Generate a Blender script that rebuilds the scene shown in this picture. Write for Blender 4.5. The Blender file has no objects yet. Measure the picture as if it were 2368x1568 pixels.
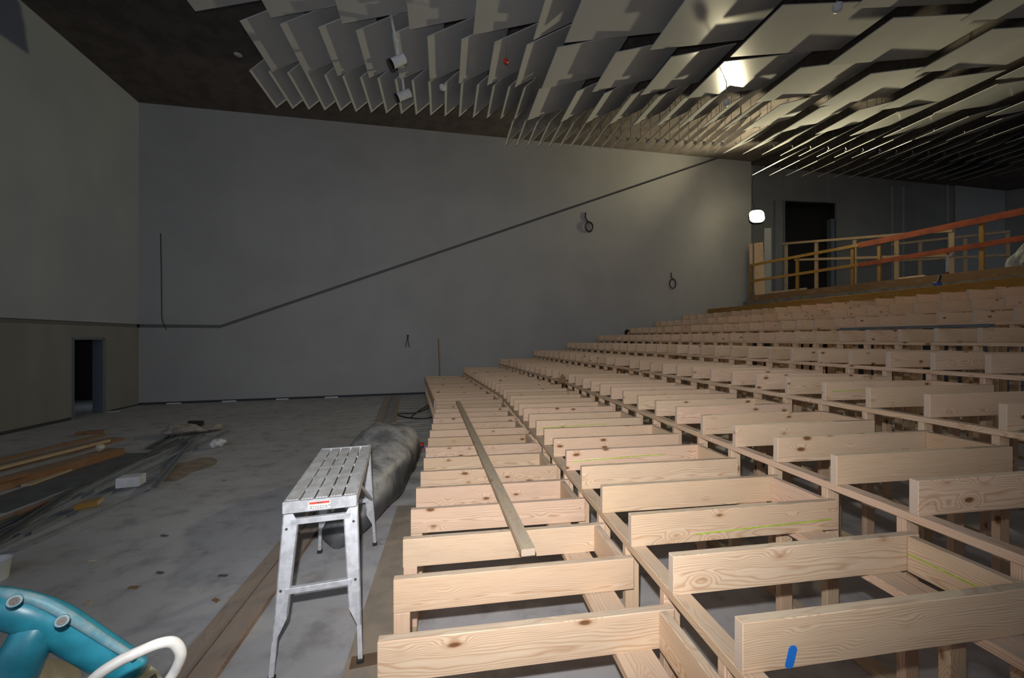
import bpy, bmesh, math, random
from mathutils import Vector, Matrix
random.seed(7)
S = bpy.context.scene
C = S.collection
PI = math.pi
F, EYE, CX, CY = 900.0, 2.0, 1184.0, 784.0
V = Vector

def at(x, y, z=0.0):                      # point seen at photo pixel (x,y) lying at height z
    h = EYE - z
    Y = F * h / (y - CY)
    return V(((x - CX) / F * Y, Y, z))
def atY(x, y, Y):                         # point seen at photo pixel at depth Y
    return V(((x - CX) / F * Y, Y, EYE - (y - CY) / F * Y))

# ------------------------------------------------------------------ materials
def mat(name):
    m = bpy.data.materials.new(name); m.use_nodes = True
    nt = m.node_tree
    return m, nt, nt.nodes['Principled BSDF']
def N(nt, t, **k):
    n = nt.nodes.new(t)
    for a, b in k.items():
        if a.startswith('i_'):
            n.inputs[int(a[2:]) if a[2:].isdigit() else a[2:]].default_value = b
        else: setattr(n, a, b)
    return n
def L(nt, a, b): nt.links.new(a, b)
def math_(nt, op, a, b=None, c=None):
    n = N(nt, 'ShaderNodeMath', operation=op)
    for i, v in enumerate((a, b, c)):
        if v is None: continue
        if isinstance(v, (int, float)): n.inputs[i].default_value = v
        else: L(nt, v, n.inputs[i])
    return n.outputs[0]
def vm(nt, op, a, b):
    n = N(nt, 'ShaderNodeVectorMath', operation=op)
    for i, v in enumerate((a, b)):
        if isinstance(v, tuple): n.inputs[i].default_value = v
        else: L(nt, v, n.inputs[i])
    return n.outputs[0]
def ramp(nt, fac, stops):
    n = N(nt, 'ShaderNodeValToRGB'); e = n.color_ramp.elements
    while len(e) < len(stops): e.new(0.5)
    for i, (p, c) in enumerate(stops):
        e[i].position = p; e[i].color = (*c, 1) if len(c) == 3 else c
    L(nt, fac, n.inputs[0]); return n.outputs[0]
def mixc(nt, fac, a, b, blend='MIX'):
    n = N(nt, 'ShaderNodeMix', data_type='RGBA', blend_type=blend)
    for s, v in ((0, fac), (6, a), (7, b)):
        if isinstance(v, (int, float)): n.inputs[s].default_value = v
        elif isinstance(v, tuple): n.inputs[s].default_value = (*v, 1)
        else: L(nt, v, n.inputs[s])
    return n.outputs[2]
def mrange(nt, v, a, b, c=0.0, d=1.0, smooth=True):
    n = N(nt, 'ShaderNodeMapRange', interpolation_type='SMOOTHSTEP' if smooth else 'LINEAR')
    L(nt, v, n.inputs[0])
    for i, x in enumerate((a, b, c, d)): n.inputs[i + 1].default_value = x
    return n.outputs[0]
def noise(nt, vec, scale, detail=3, rough=.5):
    n = N(nt, 'ShaderNodeTexNoise'); n.inputs['Scale'].default_value = scale
    n.inputs['Detail'].default_value = detail; n.inputs['Roughness'].default_value = rough
    if vec is not None: L(nt, vec, n.inputs['Vector'])
    return n
def bump(nt, b, height, dist=.01, strength=.4):
    n = N(nt, 'ShaderNodeBump'); n.inputs['Strength'].default_value = strength; n.inputs['Distance'].default_value = dist
    L(nt, height, n.inputs['Height']); L(nt, n.outputs[0], b.inputs['Normal'])

def wood(name, tints, dark=(.40, .20, .085), knot=(.17, .075, .03), dust=.45, ring=115, ringmix=.68, dustcol=(.40, .36, .30), endcol=(.52, .45, .40)):
    m, nt, b = mat(name)
    tc = N(nt, 'ShaderNodeTexCoord'); oi = N(nt, 'ShaderNodeObjectInfo'); r = oi.outputs['Random']
    fr = lambda k: math_(nt, 'FRACT', math_(nt, 'MULTIPLY', r, k))
    cb = N(nt, 'ShaderNodeCombineXYZ')
    L(nt, math_(nt, 'MULTIPLY', r, 37.0), cb.inputs[0])
    L(nt, math_(nt, 'MULTIPLY_ADD', fr(7.13), .17, -.085), cb.inputs[1])
    L(nt, math_(nt, 'MULTIPLY_ADD', fr(3.71), .13, .0), cb.inputs[2])
    p = vm(nt, 'ADD', tc.outputs['Object'], cb.outputs[0])
    pk = vm(nt, 'MULTIPLY', p, (3.3, 7.5, 7.5))
    wob = noise(nt, vm(nt, 'MULTIPLY', p, (6, 14, 14)), 1.0, 1)
    pk = vm(nt, 'ADD', pk, vm(nt, 'MULTIPLY', vm(nt, 'SUBTRACT', wob.outputs['Color'], (.5, .5, .5)), (.12, .12, .12)))
    vo = N(nt, 'ShaderNodeTexVoronoi', feature='F1'); vo.inputs['Scale'].default_value = 1.0; L(nt, pk, vo.inputs['Vector'])
    d = vo.outputs['Distance']
    km = mrange(nt, d, .14, .07); kf = mrange(nt, d, .42, .05)
    halo = mrange(nt, d, .24, .10)
    n1 = noise(nt, vm(nt, 'MULTIPLY', p, (.9, 5, 5)), 1.6, 2)
    q = vm(nt, 'ADD', vm(nt, 'MULTIPLY', p, (.03, 1, 1)), vm(nt, 'MULTIPLY', vm(nt, 'SUBTRACT', n1.outputs['Color'], (.5, .5, .5)), (.05, .07, .07)))
    sp = N(nt, 'ShaderNodeSeparateXYZ'); L(nt, q, sp.inputs[0])
    rr = math_(nt, 'SQRT', math_(nt, 'ADD', math_(nt, 'POWER', math_(nt, 'ABSOLUTE', sp.outputs[1]), 2.0), math_(nt, 'POWER', math_(nt, 'ABSOLUTE', sp.outputs[2]), 2.0)))
    rr = math_(nt, 'MULTIPLY_ADD', kf, .03, rr)
    g = math_(nt, 'FRACT', math_(nt, 'MULTIPLY', rr, float(ring)))
    late = ramp(nt, g, [(0, (.35, .35, .35)), (.12, (0, 0, 0)), (.55, (.12, .12, .12)), (.86, (.85, .85, .85)), (1, (.4, .4, .4))])
    fine = noise(nt, vm(nt, 'MULTIPLY', p, (6, 160, 160)), 1.0, 2)
    base = ramp(nt, fr(11.3), [(i / max(1, len(tints) - 1), t) for i, t in enumerate(tints)])
    col = mixc(nt, math_(nt, 'MULTIPLY', late, ringmix), base, dark)
    col = mixc(nt, math_(nt, 'MULTIPLY', halo, .35), col, dark)
    col = mixc(nt, km, col, knot)
    col = mixc(nt, mrange(nt, fine.outputs['Fac'], .45, .75, 0, .22), col, dark)
    blot = noise(nt, vm(nt, 'MULTIPLY', p, (2, 5, 5)), 1.3, 3)
    col = mixc(nt, mrange(nt, blot.outputs['Fac'], .5, .75, 0, .22), col, (.42, .33, .24))
    sn = N(nt, 'ShaderNodeSeparateXYZ'); L(nt, tc.outputs['Normal'], sn.inputs[0])
    eg = math_(nt, 'ABSOLUTE', sn.outputs[0])
    col = mixc(nt, mrange(nt, eg, .8, .95, 0, .55), col, endcol)
    if dust:
        ge = N(nt, 'ShaderNodeNewGeometry'); s2 = N(nt, 'ShaderNodeSeparateXYZ'); L(nt, ge.outputs['Normal'], s2.inputs[0])
        dn = noise(nt, tc.outputs['Object'], 9, 4)
        col = mixc(nt, math_(nt, 'MULTIPLY', mrange(nt, s2.outputs[2], .85, .99, 0, dust), mrange(nt, dn.outputs['Fac'], .3, .6, .55, 1)), col, dustcol)
    L(nt, col, b.inputs['Base Color']); b.inputs['Roughness'].default_value = .62
    b.inputs['Specular IOR Level'].default_value = .25
    bump(nt, b, fine.outputs['Fac'], .002, .25)
    return m

def plain(name, col, rough=.6, metal=0, var=.0, scale=6, spec=.4, col2=None, bumpd=0, coords='Object', detail=4):
    m, nt, b = mat(name)
    b.inputs['Roughness'].default_value = rough; b.inputs['Metallic'].default_value = metal
    b.inputs['Specular IOR Level'].default_value = spec
    tc = N(nt, 'ShaderNodeTexCoord'); n = noise(nt, tc.outputs[coords], scale, detail, .6)
    c2 = col2 or tuple(c * (1 - var) for c in col)
    L(nt, mixc(nt, mrange(nt, n.outputs['Fac'], .38, .64), col, c2), b.inputs['Base Color'])
    if bumpd: bump(nt, b, n.outputs['Fac'], bumpd, .5)
    return m

M = {}
M['pine'] = wood('pine', [(.70, .53, .375), (.72, .525, .395), (.66, .505, .345), (.71, .555, .40), (.57, .42, .28)])
M['pine_dull'] = wood('pine_dull', [(.52, .42, .28), (.5, .38, .25), (.56, .46, .31)], dust=.6)
M['ply'] = wood('ply', [(.62, .44, .28), (.60, .46, .32)], ring=25, ringmix=.3, dust=0)
M['yellow_timber'] = wood('yellow_timber', [(.34, .19, .04), (.32, .18, .045)], dark=(.20, .09, .02), dust=.2, ringmix=.35)
M['red_timber'] = wood('red_timber', [(.27, .15, .08), (.22, .11, .06), (.30, .19, .11)], dark=(.16, .06, .025), dust=.35, ringmix=.4)
M['floor_plank'] = wood('floor_plank', [(.34, .25, .185), (.36, .27, .20)], dark=(.17, .10, .065), dust=.45, dustcol=(.33, .31, .285))
M['brown_board'] = wood('brown_board', [(.25, .15, .075), (.22, .13, .065)], dark=(.12, .06, .03), dust=.2)
M['orange_paint'] = plain('orange_paint', (.30, .062, .020), .5, var=.35, scale=3)
M['galv'] = plain('galv', (.30, .33, .36), .42, .35, var=.2, scale=5)
M['galv_dark'] = plain('galv_dark', (.15, .165, .18), .5, .3, var=.25, scale=4)
M['alu'] = plain('alu', (.66, .68, .72), .48, .35, var=.22, scale=18, spec=.5)
M['alu_top'] = plain('alu_top', (.58, .59, .60), .55, .15, col2=(.46, .45, .43), scale=9)
M['black_rubber'] = plain('black_rubber', (.02, .02, .022), .7)
M['cable'] = plain('cable', (.02, .02, .022), .5)
M['white_plastic'] = plain('white_plastic', (.62, .64, .66), .4, var=.12)
M['dark_glass'] = plain('dark_glass', (.008, .008, .01), .12, spec=.6)
M['red_plastic'] = plain('red_plastic', (.55, .03, .02), .4)
M['blue_plastic'] = plain('blue_plastic', (.02, .05, .30), .4)
M['label_red'] = plain('label_red', (.75, .09, .06), .5)
M['label_white'] = plain('label_white', (.78, .78, .78), .5)
M['label_ink'] = plain('label_ink', (.10, .10, .10), .6)
M['bluepaint'] = plain('bluepaint', (.015, .20, .72), .6, var=.1)
M['greenpaint'] = plain('greenpaint', (.42, .58, .06), .7, var=.25, scale=30)
M['teal'] = plain('teal', (.022, .24, .33), .36, var=.25, scale=22, spec=.5)
M['teal_scuffed'] = plain('teal_scuffed', (.10, .25, .31), .5, col2=(.20, .30, .33), scale=40)
M['steel'] = plain('steel', (.45, .44, .42), .35, .9, var=.3, scale=60)
M['screw_dark'] = plain('screw_dark', (.10, .085, .075), .5, .3, var=.4, scale=200)
M['grime'] = plain('grime', (.05, .055, .065), .9)
M['sawdust'] = plain('sawdust', (.31, .255, .195), .95, var=.3)
M['cream'] = plain('cream', (.55, .53, .40), .45, var=.2, scale=20)
M['cord_white'] = plain('cord_white', (.66, .65, .61), .5, var=.18, scale=25)
M['foam'] = plain('foam', (.56, .57, .60), .8, var=.15)
M['rag'] = plain('rag', (.42, .38, .33), .9, col2=(.24, .21, .19), scale=5)
M['paper'] = plain('paper', (.62, .62, .62), .8, var=.2)
M['baffle'] = plain('baffle', (.475, .485, .49), .17, var=.05, scale=1.2, spec=.32)
M['hangermetal'] = plain('hangermetal', (.35, .37, .39), .4, .7)
M['ceiling'] = plain('ceiling', (.13, .112, .104), .85, var=.25, scale=2.5, spec=.15)
M['skin'] = plain('skin', (.42, .24, .17), .5)
M['hair'] = plain('hair', (.015, .011, .009), .7)
M['jacket'] = plain('jacket', (.03, .035, .05), .85, var=.3)
M['denim'] = plain('denim', (.04, .05, .08), .9, var=.3)
M['tan_sheet'] = plain('tan_sheet', (.33, .275, .21), .8, col2=(.26, .225, .18), scale=4)
M['groove'] = plain('groove', (.15, .15, .15), .9)  # shade of the wall reveal put into the backing colour
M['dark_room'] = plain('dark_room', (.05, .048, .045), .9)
M['steel_paint'] = plain('steel_paint', (.16, .19, .23), .45, .2)
M['slab'] = plain('slab', (.19, .175, .155), .85, var=.35, scale=5)
M['clear_film'] = plain('clear_film', (.40, .41, .42), .3, var=.45, scale=3, spec=.6)

def wallmat(name, a, c):
    m, nt, b = mat(name)
    tc = N(nt, 'ShaderNodeTexCoord')
    n = noise(nt, tc.outputs['Object'], .55, 4, .6); n2 = noise(nt, tc.outputs['Object'], 90, 2)
    st = noise(nt, vm(nt, 'MULTIPLY', tc.outputs['Object'], (1.2, 1.2, .12)), 1.4, 3)
    col = mixc(nt, mrange(nt, n.outputs['Fac'], .35, .7), a, c)
    col = mixc(nt, mrange(nt, st.outputs['Fac'], .45, .75, 0, .12), col, (.45, .44, .42))
    L(nt, col, b.inputs['Base Color']); b.inputs['Roughness'].default_value = .8; b.inputs['Specular IOR Level'].default_value = .2
    bump(nt, b, n2.outputs['Fac'], .003, .25)
    return m
M['wall'] = wallmat('wall', (.385, .385, .38), (.35, .35, .348))
M['wall_low'] = wallmat('wall_low', (.235, .235, .225), (.21, .21, .20))
M['wall_cool'] = wallmat('wall_cool', (.36, .395, .45), (.325, .36, .41))
M['wall_dark'] = wallmat('wall_dark', (.26, .26, .255), (.22, .22, .22))

def concrete():
    m, nt, b = mat('concrete')
    tc = N(nt, 'ShaderNodeTexCoord'); o = tc.outputs['Object']
    n1 = noise(nt, o, .5, 5, .6); n2 = noise(nt, o, 3.2, 6, .65); n3 = noise(nt, vm(nt, 'MULTIPLY', o, (1, 1, 1)), 40, 3)
    st = noise(nt, vm(nt, 'MULTIPLY', o, (.8, 5, 1)), 1.3, 4)
    col = mixc(nt, mrange(nt, n1.outputs['Fac'], .3, .7), (.47, .468, .475), (.375, .374, .382))
    col = mixc(nt, mrange(nt, n2.outputs['Fac'], .45, .72, 0, .6), col, (.19, .185, .185))
    col = mixc(nt, mrange(nt, st.outputs['Fac'], .55, .75, 0, .35), col, (.30, .265, .225))
    vo = N(nt, 'ShaderNodeTexVoronoi', feature='F1'); vo.inputs['Scale'].default_value = 2.3; L(nt, vm(nt, 'ADD', o, vm(nt, 'MULTIPLY', n2.outputs['Color'], (.25, .25, .25))), vo.inputs['Vector'])
    col = mixc(nt, mrange(nt, vo.outputs['Distance'], .07, .03, 0, .6), col, (.10, .08, .065))
    col = mixc(nt, mrange(nt, n3.outputs['Fac'], .5, .7, 0, .18), col, (.36, .355, .35))
    L(nt, col, b.inputs['Base Color']); b.inputs['Roughness'].default_value = .75; b.inputs['Specular IOR Level'].default_value = .25
    bump(nt, b, n2.outputs['Fac'], .004, .3)
    return m
M['concrete'] = concrete()
def dusty_black():
    m, nt, b = mat('dusty_black_plastic')
    tc = N(nt, 'ShaderNodeTexCoord'); n = noise(nt, tc.outputs['Object'], 2.6, 6, .65); n2 = noise(nt, tc.outputs['Object'], 11, 5, .7)
    ge = N(nt, 'ShaderNodeNewGeometry'); s = N(nt, 'ShaderNodeSeparateXYZ'); L(nt, ge.outputs['Normal'], s.inputs[0])
    up = mrange(nt, s.outputs[2], -.15, .75, .12, 1)
    f = math_(nt, 'MULTIPLY', up, mrange(nt, n.outputs['Fac'], .32, .6, .25, 1))
    f = math_(nt, 'MULTIPLY', f, mrange(nt, n2.outputs['Fac'], .3, .55, .6, 1))
    L(nt, mixc(nt, f, (.05, .053, .058), (.36, .355, .345)), b.inputs['Base Color'])
    b.inputs['Roughness'].default_value = .45
    bump(nt, b, n2.outputs['Fac'], .02, .35)
    return m
M['dusty_black'] = dusty_black()

# ------------------------------------------------------------------ mesh helpers
class MB:
    def __init__(s): s.bm = bmesh.new(); s.mi = 0
    def _faces(s, fs):
        for f in fs: f.material_index = s.mi
    def box(s, c, size, R=None, bev=0.0):
        r = bmesh.ops.create_cube(s.bm, size=1.0)
        vs = r['verts']
        mtx = Matrix.Translation(V(c)) @ (R.to_4x4() if R else Matrix.Identity(4)) @ Matrix.Diagonal((*size, 1))
        bmesh.ops.transform(s.bm, matrix=mtx, verts=vs)
        es = {e for v in vs for e in v.link_edges}; fs = {f for v in vs for f in v.link_faces}
        s._faces(fs)
        if bev:
            r = bmesh.ops.bevel(s.bm, geom=list(es), offset=bev, segments=1, affect='EDGES', profile=.5)
            s._faces(r['faces'])
        return s
    def bar(s, a, b, w, t, up=V((0, 0, 1)), bev=0.0):   # beam from a to b: w along 'up', t sideways
        a, b = V(a), V(b); x = (b - a); l = x.length; x.normalize()
        y = up.cross(x)
        if y.length < 1e-4: y = V((0, 1, 0)).cross(x)
        y.normalize(); z = x.cross(y)
        R = Matrix((x, y, z)).transposed()
        return s.box((a + b) / 2, (l, t, w), R, bev)
    def tube(s, pts, r, n=10, cap=True):
        pts = [V(p) for p in pts]; rings = []
        up = V((0, 0, 1)); prev = None
        for i, p in enumerate(pts):
            d = (pts[min(i + 1, len(pts) - 1)] - pts[max(i - 1, 0)]).normalized()
            if prev is None:
                u = d.cross(up)
                if u.length < 1e-3: u = d.cross(V((1, 0, 0)))
            else: u = prev - d * prev.dot(d)
            u.normalize(); prev = u; w = d.cross(u)
            ri = r[i] if isinstance(r, (list, tuple)) else r
            rings.append([s.bm.verts.new(p + (u * math.cos(2 * PI * k / n) + w * math.sin(2 * PI * k / n)) * ri) for k in range(n)])
        s.loft(rings, cap); return s
    def loft(s, rings, cap=True):
        fs = []; n = len(rings[0])
        for a, b in zip(rings, rings[1:]):
            for k in range(n):
                fs.append(s.bm.faces.new((a[k], a[(k + 1) % n], b[(k + 1) % n], b[k])))
        if cap:
            fs.append(s.bm.faces.new(list(reversed(rings[0])))); fs.append(s.bm.faces.new(rings[-1]))
        s._faces(fs); return s
    def cyl(s, a, b, r, n=16): return s.tube([a, b], r, n)
    def lathe(s, prof, c=(0, 0, 0), n=24, R=None):
        c = V(c); rings = []
        for (r, z) in prof:
            rings.append([s.bm.verts.new(c + ((R @ V((r * math.cos(2 * PI * k / n), r * math.sin(2 * PI * k / n), z))) if R else V((r * math.cos(2 * PI * k / n), r * math.sin(2 * PI * k / n), z)))) for k in range(n)])
        s.loft(rings); return s
    def poly(s, pts):
        s._faces([s.bm.faces.new([s.bm.verts.new(V(p)) for p in pts])]); return s
    def prism(s, pts, off):                 # extrude polygon pts by vector off
        off = V(off); a = [s.bm.verts.new(V(p)) for p in pts]; b = [s.bm.verts.new(V(p) + off) for p in pts]
        fs = [s.bm.faces.new(a), s.bm.faces.new(list(reversed(b)))]
        n = len(a)
        for k in range(n): fs.append(s.bm.faces.new((a[(k + 1) % n], a[k], b[k], b[(k + 1) % n])))
        s._faces(fs); return s
    def mesh(s, name, mats, smooth=False):
        bmesh.ops.recalc_face_normals(s.bm, faces=s.bm.faces)
        me = bpy.data.meshes.new(name); s.bm.to_mesh(me); s.bm.free()
        for m in (mats if isinstance(mats, (list, tuple)) else [mats]): me.materials.append(M[m])
        if smooth:
            for p in me.polygons: p.use_smooth = True
            try: me.set_sharp_from_angle(angle=math.radians(40))
            except Exception: pass
        return me
def link(name, data, parent=None, basis=None):
    o = bpy.data.objects.new(name, data); C.objects.link(o)
    if parent is not None: o.parent = parent
    if basis is not None: o.matrix_basis = basis
    return o
def tag(o, label, cat, group=None, kind=None):
    if label: o['label'] = label
    if cat: o['category'] = cat
    if group: o['group'] = group
    if kind: o['kind'] = kind
    return o
def thing(name, label, cat, loc=(0, 0, 0), rz=0, group=None):
    o = link(name, None); o.location = loc; o.rotation_euler = (0, 0, rz); o.empty_display_size = .1
    return tag(o, label, cat, group)
def rel(parent_loc, mtx): return Matrix.Translation(-V(parent_loc)) @ mtx
def struct(name, mb, mats, label, cat='structure'):
    o = link(name, mb.mesh(name, mats)); o['kind'] = 'structure'; o['label'] = label; o['category'] = cat
    return o
def frame(o, x, z=V((0, 0, 1))):
    x = V(x).normalized(); y = V(z).cross(x).normalized(); z2 = x.cross(y)
    m = Matrix((x, y, z2)).transposed().to_4x4(); m.translation = V(o); return m
_lc = {}
def lumber(l, w, t, m='pine', bev=.003):      # local x = length from 0, z = width, y = thickness, centred
    k = (round(l, 3), w, t, m)
    if k not in _lc: _lc[k] = MB().box((l / 2, 0, 0), (l, t, w), None, bev).mesh('lumber', m)
    return _lc[k]
ONES = 'zeroth first second third fourth fifth sixth seventh eighth ninth tenth eleventh twelfth thirteenth fourteenth fifteenth sixteenth seventeenth eighteenth nineteenth'.split()
TENS = {20: 'twent', 30: 'thirt', 40: 'fort', 50: 'fift', 60: 'sixt'}
def nth(n):
    if n < 20: return ONES[n]
    t, u = n // 10 * 10, n % 10
    return TENS[t] + 'ieth' if u == 0 else TENS[t] + 'y-' + ONES[u]

# ------------------------------------------------------------------ room shell
def wallY(x): return 15.11 + .297 * x
CORN = V((-11.28, wallY(-11.28), 0))
WEND = V((11.36, wallY(11.36), 0))
def ceil_h(x, y): return EYE + 7.25 + .0712 * (x + 11.28) - .0506 * (y - 11.76)
wd = (WEND - CORN).normalized(); wn = V((wd.y, -wd.x, 0))        # wn points into the room
ld = V((.182, -1, 0)).normalized(); ln = V((-ld.y, ld.x, 0))     # left wall runs toward the viewer; ln into the room
if ln.x < 0: ln = -ln

mb = MB(); mb.box((4, 8, -.1), (60, 50, .2)); struct('floor', mb, 'concrete', 'grey dusty bare concrete floor of the hall', 'floor')

GZ, GW, GD = 2.345, .10, .05
# long side wall: lower lining, upper lining and the rake groove between, its shade painted dark
bend_x = -9.257
def gz(x): return GZ if x < bend_x else GZ + (x - bend_x) * .4244
mb = MB()
def wp(x, z, off=0): return V((x, wallY(x), z)) - wn * off
low = [wp(CORN.x, 0), wp(WEND.x, 0), wp(WEND.x, gz(WEND.x)), wp(bend_x, GZ), wp(CORN.x, GZ)]
topz = lambda x: ceil_h(x, wallY(x)) + .1
xr = 9.9
upp = [wp(CORN.x, GZ + GW), wp(bend_x, GZ + GW), wp(xr, gz(xr) + GW), wp(xr, topz(xr)), wp(CORN.x, topz(CORN.x))]
mb.prism(low, -wn * GD); mb.prism(upp, -wn * GD)
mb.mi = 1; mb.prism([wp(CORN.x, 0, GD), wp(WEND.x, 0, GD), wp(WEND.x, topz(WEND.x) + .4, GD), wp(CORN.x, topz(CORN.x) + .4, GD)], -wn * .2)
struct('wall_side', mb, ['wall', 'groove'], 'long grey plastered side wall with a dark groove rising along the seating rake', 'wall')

# stage end wall on the left with the doorway
def lp(s, z, off=0): return CORN + ld * s + V((0, 0, z)) - ln * off
DS0, DS1, DH = 1.0, 2.02, 2.02
def l_at_x(px):      # distance along the left wall seen at photo column px
    u = (px - CX) / F
    return (u * CORN.y - CORN.x) / (ld.x - u * ld.y)
DS0, DS1 = l_at_x(240), l_at_x(168)
LEN = 16
mb = MB()
mb.mi = 2
mb.prism([lp(0, 0), lp(DS0, 0), lp(DS0, DH), lp(DS1, DH), lp(DS1, 0), lp(LEN, 0), lp(LEN, GZ), lp(0, GZ)], -ln * GD)
mb.mi = 0
hc = lambda s: ceil_h(*(lp(s, 0).xy)) + .1
mb.prism([lp(0, GZ + GW), lp(LEN, GZ + GW), lp(LEN, hc(LEN)), lp(0, hc(0))], -ln * GD)
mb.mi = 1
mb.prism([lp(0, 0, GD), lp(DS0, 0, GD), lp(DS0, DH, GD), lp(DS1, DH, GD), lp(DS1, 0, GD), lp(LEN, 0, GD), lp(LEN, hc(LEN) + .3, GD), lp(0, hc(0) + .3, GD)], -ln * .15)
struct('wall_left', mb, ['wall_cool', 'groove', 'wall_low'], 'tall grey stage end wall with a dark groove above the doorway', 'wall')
mb = MB()   # door lining
for s0, s1, z0, z1 in ((DS0 - .05, DS0 + .05, 0, DH), (DS1 - .03, DS1 + .02, 0, DH), (DS0, DS1, DH - .04, DH + .03)):
    mb.prism([lp(s0, z0, -.015), lp(s1, z0, -.015), lp(s1, z1, -.015), lp(s0, z1, -.015)], -ln * .24)
struct('door_1', mb, 'steel_paint', 'steel door lining around the open doorway in the stage end wall', 'door')
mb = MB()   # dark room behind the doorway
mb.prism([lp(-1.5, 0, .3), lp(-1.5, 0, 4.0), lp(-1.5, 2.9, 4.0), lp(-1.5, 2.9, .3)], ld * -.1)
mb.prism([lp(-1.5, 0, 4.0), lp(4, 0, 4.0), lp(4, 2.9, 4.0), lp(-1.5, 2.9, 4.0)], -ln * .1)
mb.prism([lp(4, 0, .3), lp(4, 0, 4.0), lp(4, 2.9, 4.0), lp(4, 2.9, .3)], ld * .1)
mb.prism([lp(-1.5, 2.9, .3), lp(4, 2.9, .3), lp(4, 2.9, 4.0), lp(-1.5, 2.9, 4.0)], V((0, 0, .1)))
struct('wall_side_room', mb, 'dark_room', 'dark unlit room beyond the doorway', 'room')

# ceiling: main plane, then a lower slope over the rear gangway
def cpt(x, y, dz=0): return V((x, y, ceil_h(x, y) + dz))
B0, B1 = V((11.36, WEND.y)), V((20, 8.0))
mb = MB()
mb.poly([cpt(-14, -6), cpt(20, -6), cpt(*B1), cpt(*B0), cpt(-14, wallY(-14) + .2)])
mb.poly([cpt(*B0), cpt(*B1), V((34, 6, 9.0)), V((24.3, 19.1, 9.16)), V((12.3, 20.1, 10.95))])
struct('ceiling', mb, 'ceiling', 'dark brown painted ceiling above the hanging panels', 'ceiling')
ceil_o = bpy.data.objects['ceiling']; md = ceil_o.modifiers.new('thick', 'SOLIDIFY'); md.thickness = .1; md.offset = 1

# rear wall behind the gangway, with a tall doorway
R0, R1 = V((11.5, 20.1, 0)), V((24.0, 19.0, 0))
rd = (R1 - R0).normalized(); rn = V((rd.y, -rd.x, 0))
def r_at_x(px):
    u = (px - CX) / F
    return (u * R0.y - R0.x) / (rd.x - u * rd.y)
def rp(s, z, off=0): return R0 + rd * s + V((0, 0, z)) - rn * off
LR = (R1 - R0).length
q0, q1 = r_at_x(1815), r_at_x(1935)
DT = EYE + (CY - 462) / F * 19.8
mb = MB()
mb.prism([rp(0, 0), rp(q0, 0), rp(q0, DT), rp(q1, DT - .2), rp(q1, 0), rp(LR, 0), rp(LR, 9.4), rp(0, 11.3)], -rn * .15)
struct('wall_rear', mb, 'wall_dark', 'dark grey rear wall behind the railed gangway', 'wall')
mb = MB()
for px, wdt in ((1789, .07), (1810, .10)):
    s = r_at_x(px); mb.prism([rp(s, 3.9, -.04), rp(s + wdt, 3.9, -.04), rp(s + wdt, DT, -.04), rp(s, DT, -.04)], -rn * .2)
s = r_at_x(1922); mb.prism([rp(s, 3.9, .0), rp(s + .16, 3.9, .0), rp(s + .16, DT - 1.0, .0), rp(s, DT - 1.0, .0)], -rn * .3)
struct('door_2', mb, 'steel_paint', 'steel jambs of the tall dark doorway behind the work lamp', 'door')
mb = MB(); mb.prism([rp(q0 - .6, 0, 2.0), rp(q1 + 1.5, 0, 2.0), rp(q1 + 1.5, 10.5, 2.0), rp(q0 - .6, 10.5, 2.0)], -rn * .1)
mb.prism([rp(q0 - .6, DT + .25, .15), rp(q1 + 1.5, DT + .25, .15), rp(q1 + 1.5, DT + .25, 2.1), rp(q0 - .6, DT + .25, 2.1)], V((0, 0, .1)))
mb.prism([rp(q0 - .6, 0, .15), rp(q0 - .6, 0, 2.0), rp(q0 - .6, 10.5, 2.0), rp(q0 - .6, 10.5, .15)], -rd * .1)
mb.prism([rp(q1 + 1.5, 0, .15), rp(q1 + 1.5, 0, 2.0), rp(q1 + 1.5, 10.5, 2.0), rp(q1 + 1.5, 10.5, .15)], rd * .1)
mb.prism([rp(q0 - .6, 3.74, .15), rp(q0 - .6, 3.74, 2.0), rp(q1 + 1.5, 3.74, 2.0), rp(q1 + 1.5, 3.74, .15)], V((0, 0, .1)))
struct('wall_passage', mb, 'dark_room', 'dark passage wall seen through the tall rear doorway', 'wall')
mb = MB()
for px in (2060, 2086, 2188):
    s = r_at_x(px); mb.prism([rp(s, 4.0), rp(s + .07, 4.0), rp(s + .07, 9.6), rp(s, 9.6)], rn * .05)
struct('trim_1', mb, 'wall', 'pale vertical jointing strips on the dark rear wall', 'trim')
mb = MB()  # lighter rear bay and its return
s = r_at_x(2206)
mb.prism([rp(s, 3, -.03), rp(LR, 3, -.03), rp(LR, 9.3, -.03), rp(s, 9.6, -.03)], rn * .03)
struct('trim_2', mb, 'wall', 'lighter grey bay at the far right of the rear wall', 'trim')
mb = MB(); mb.prism([rp(LR, 0), rp(LR, 0) + V((9, -9, 0)), rp(LR, 9.4) + V((9, -9, 0)), rp(LR, 9.4)], V((.2, .2, 0)))
struct('wall_right', mb, 'wall_dark', 'dark grey return wall at the far right corner', 'wall')
mb = MB(); mb.prism([V((33, 10.0, 0)), V((33, -6.2, 0)), V((33, -6.2, 12)), V((33, 10.0, 12))], V((.2, 0, 0))); mb.prism([V((-9.5, -6.2, 0)), V((3, -6.2, 0)), V((3, -6.2, 2.8)), V((-9.5, -6.2, 2.8))], V((0, -.2, 0))); mb.prism([V((3, -6.2, 0)), V((33, -6.2, 0)), V((33, -6.2, 12)), V((3, -6.2, 12))], V((0, -.2, 0)))  # unseen walls added to hold back sky light; low stretch shields the tiers
struct('wall_blocker', mb, 'wall_dark', 'dark unseen walls added to the right and behind to block sky light', 'wall')
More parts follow.
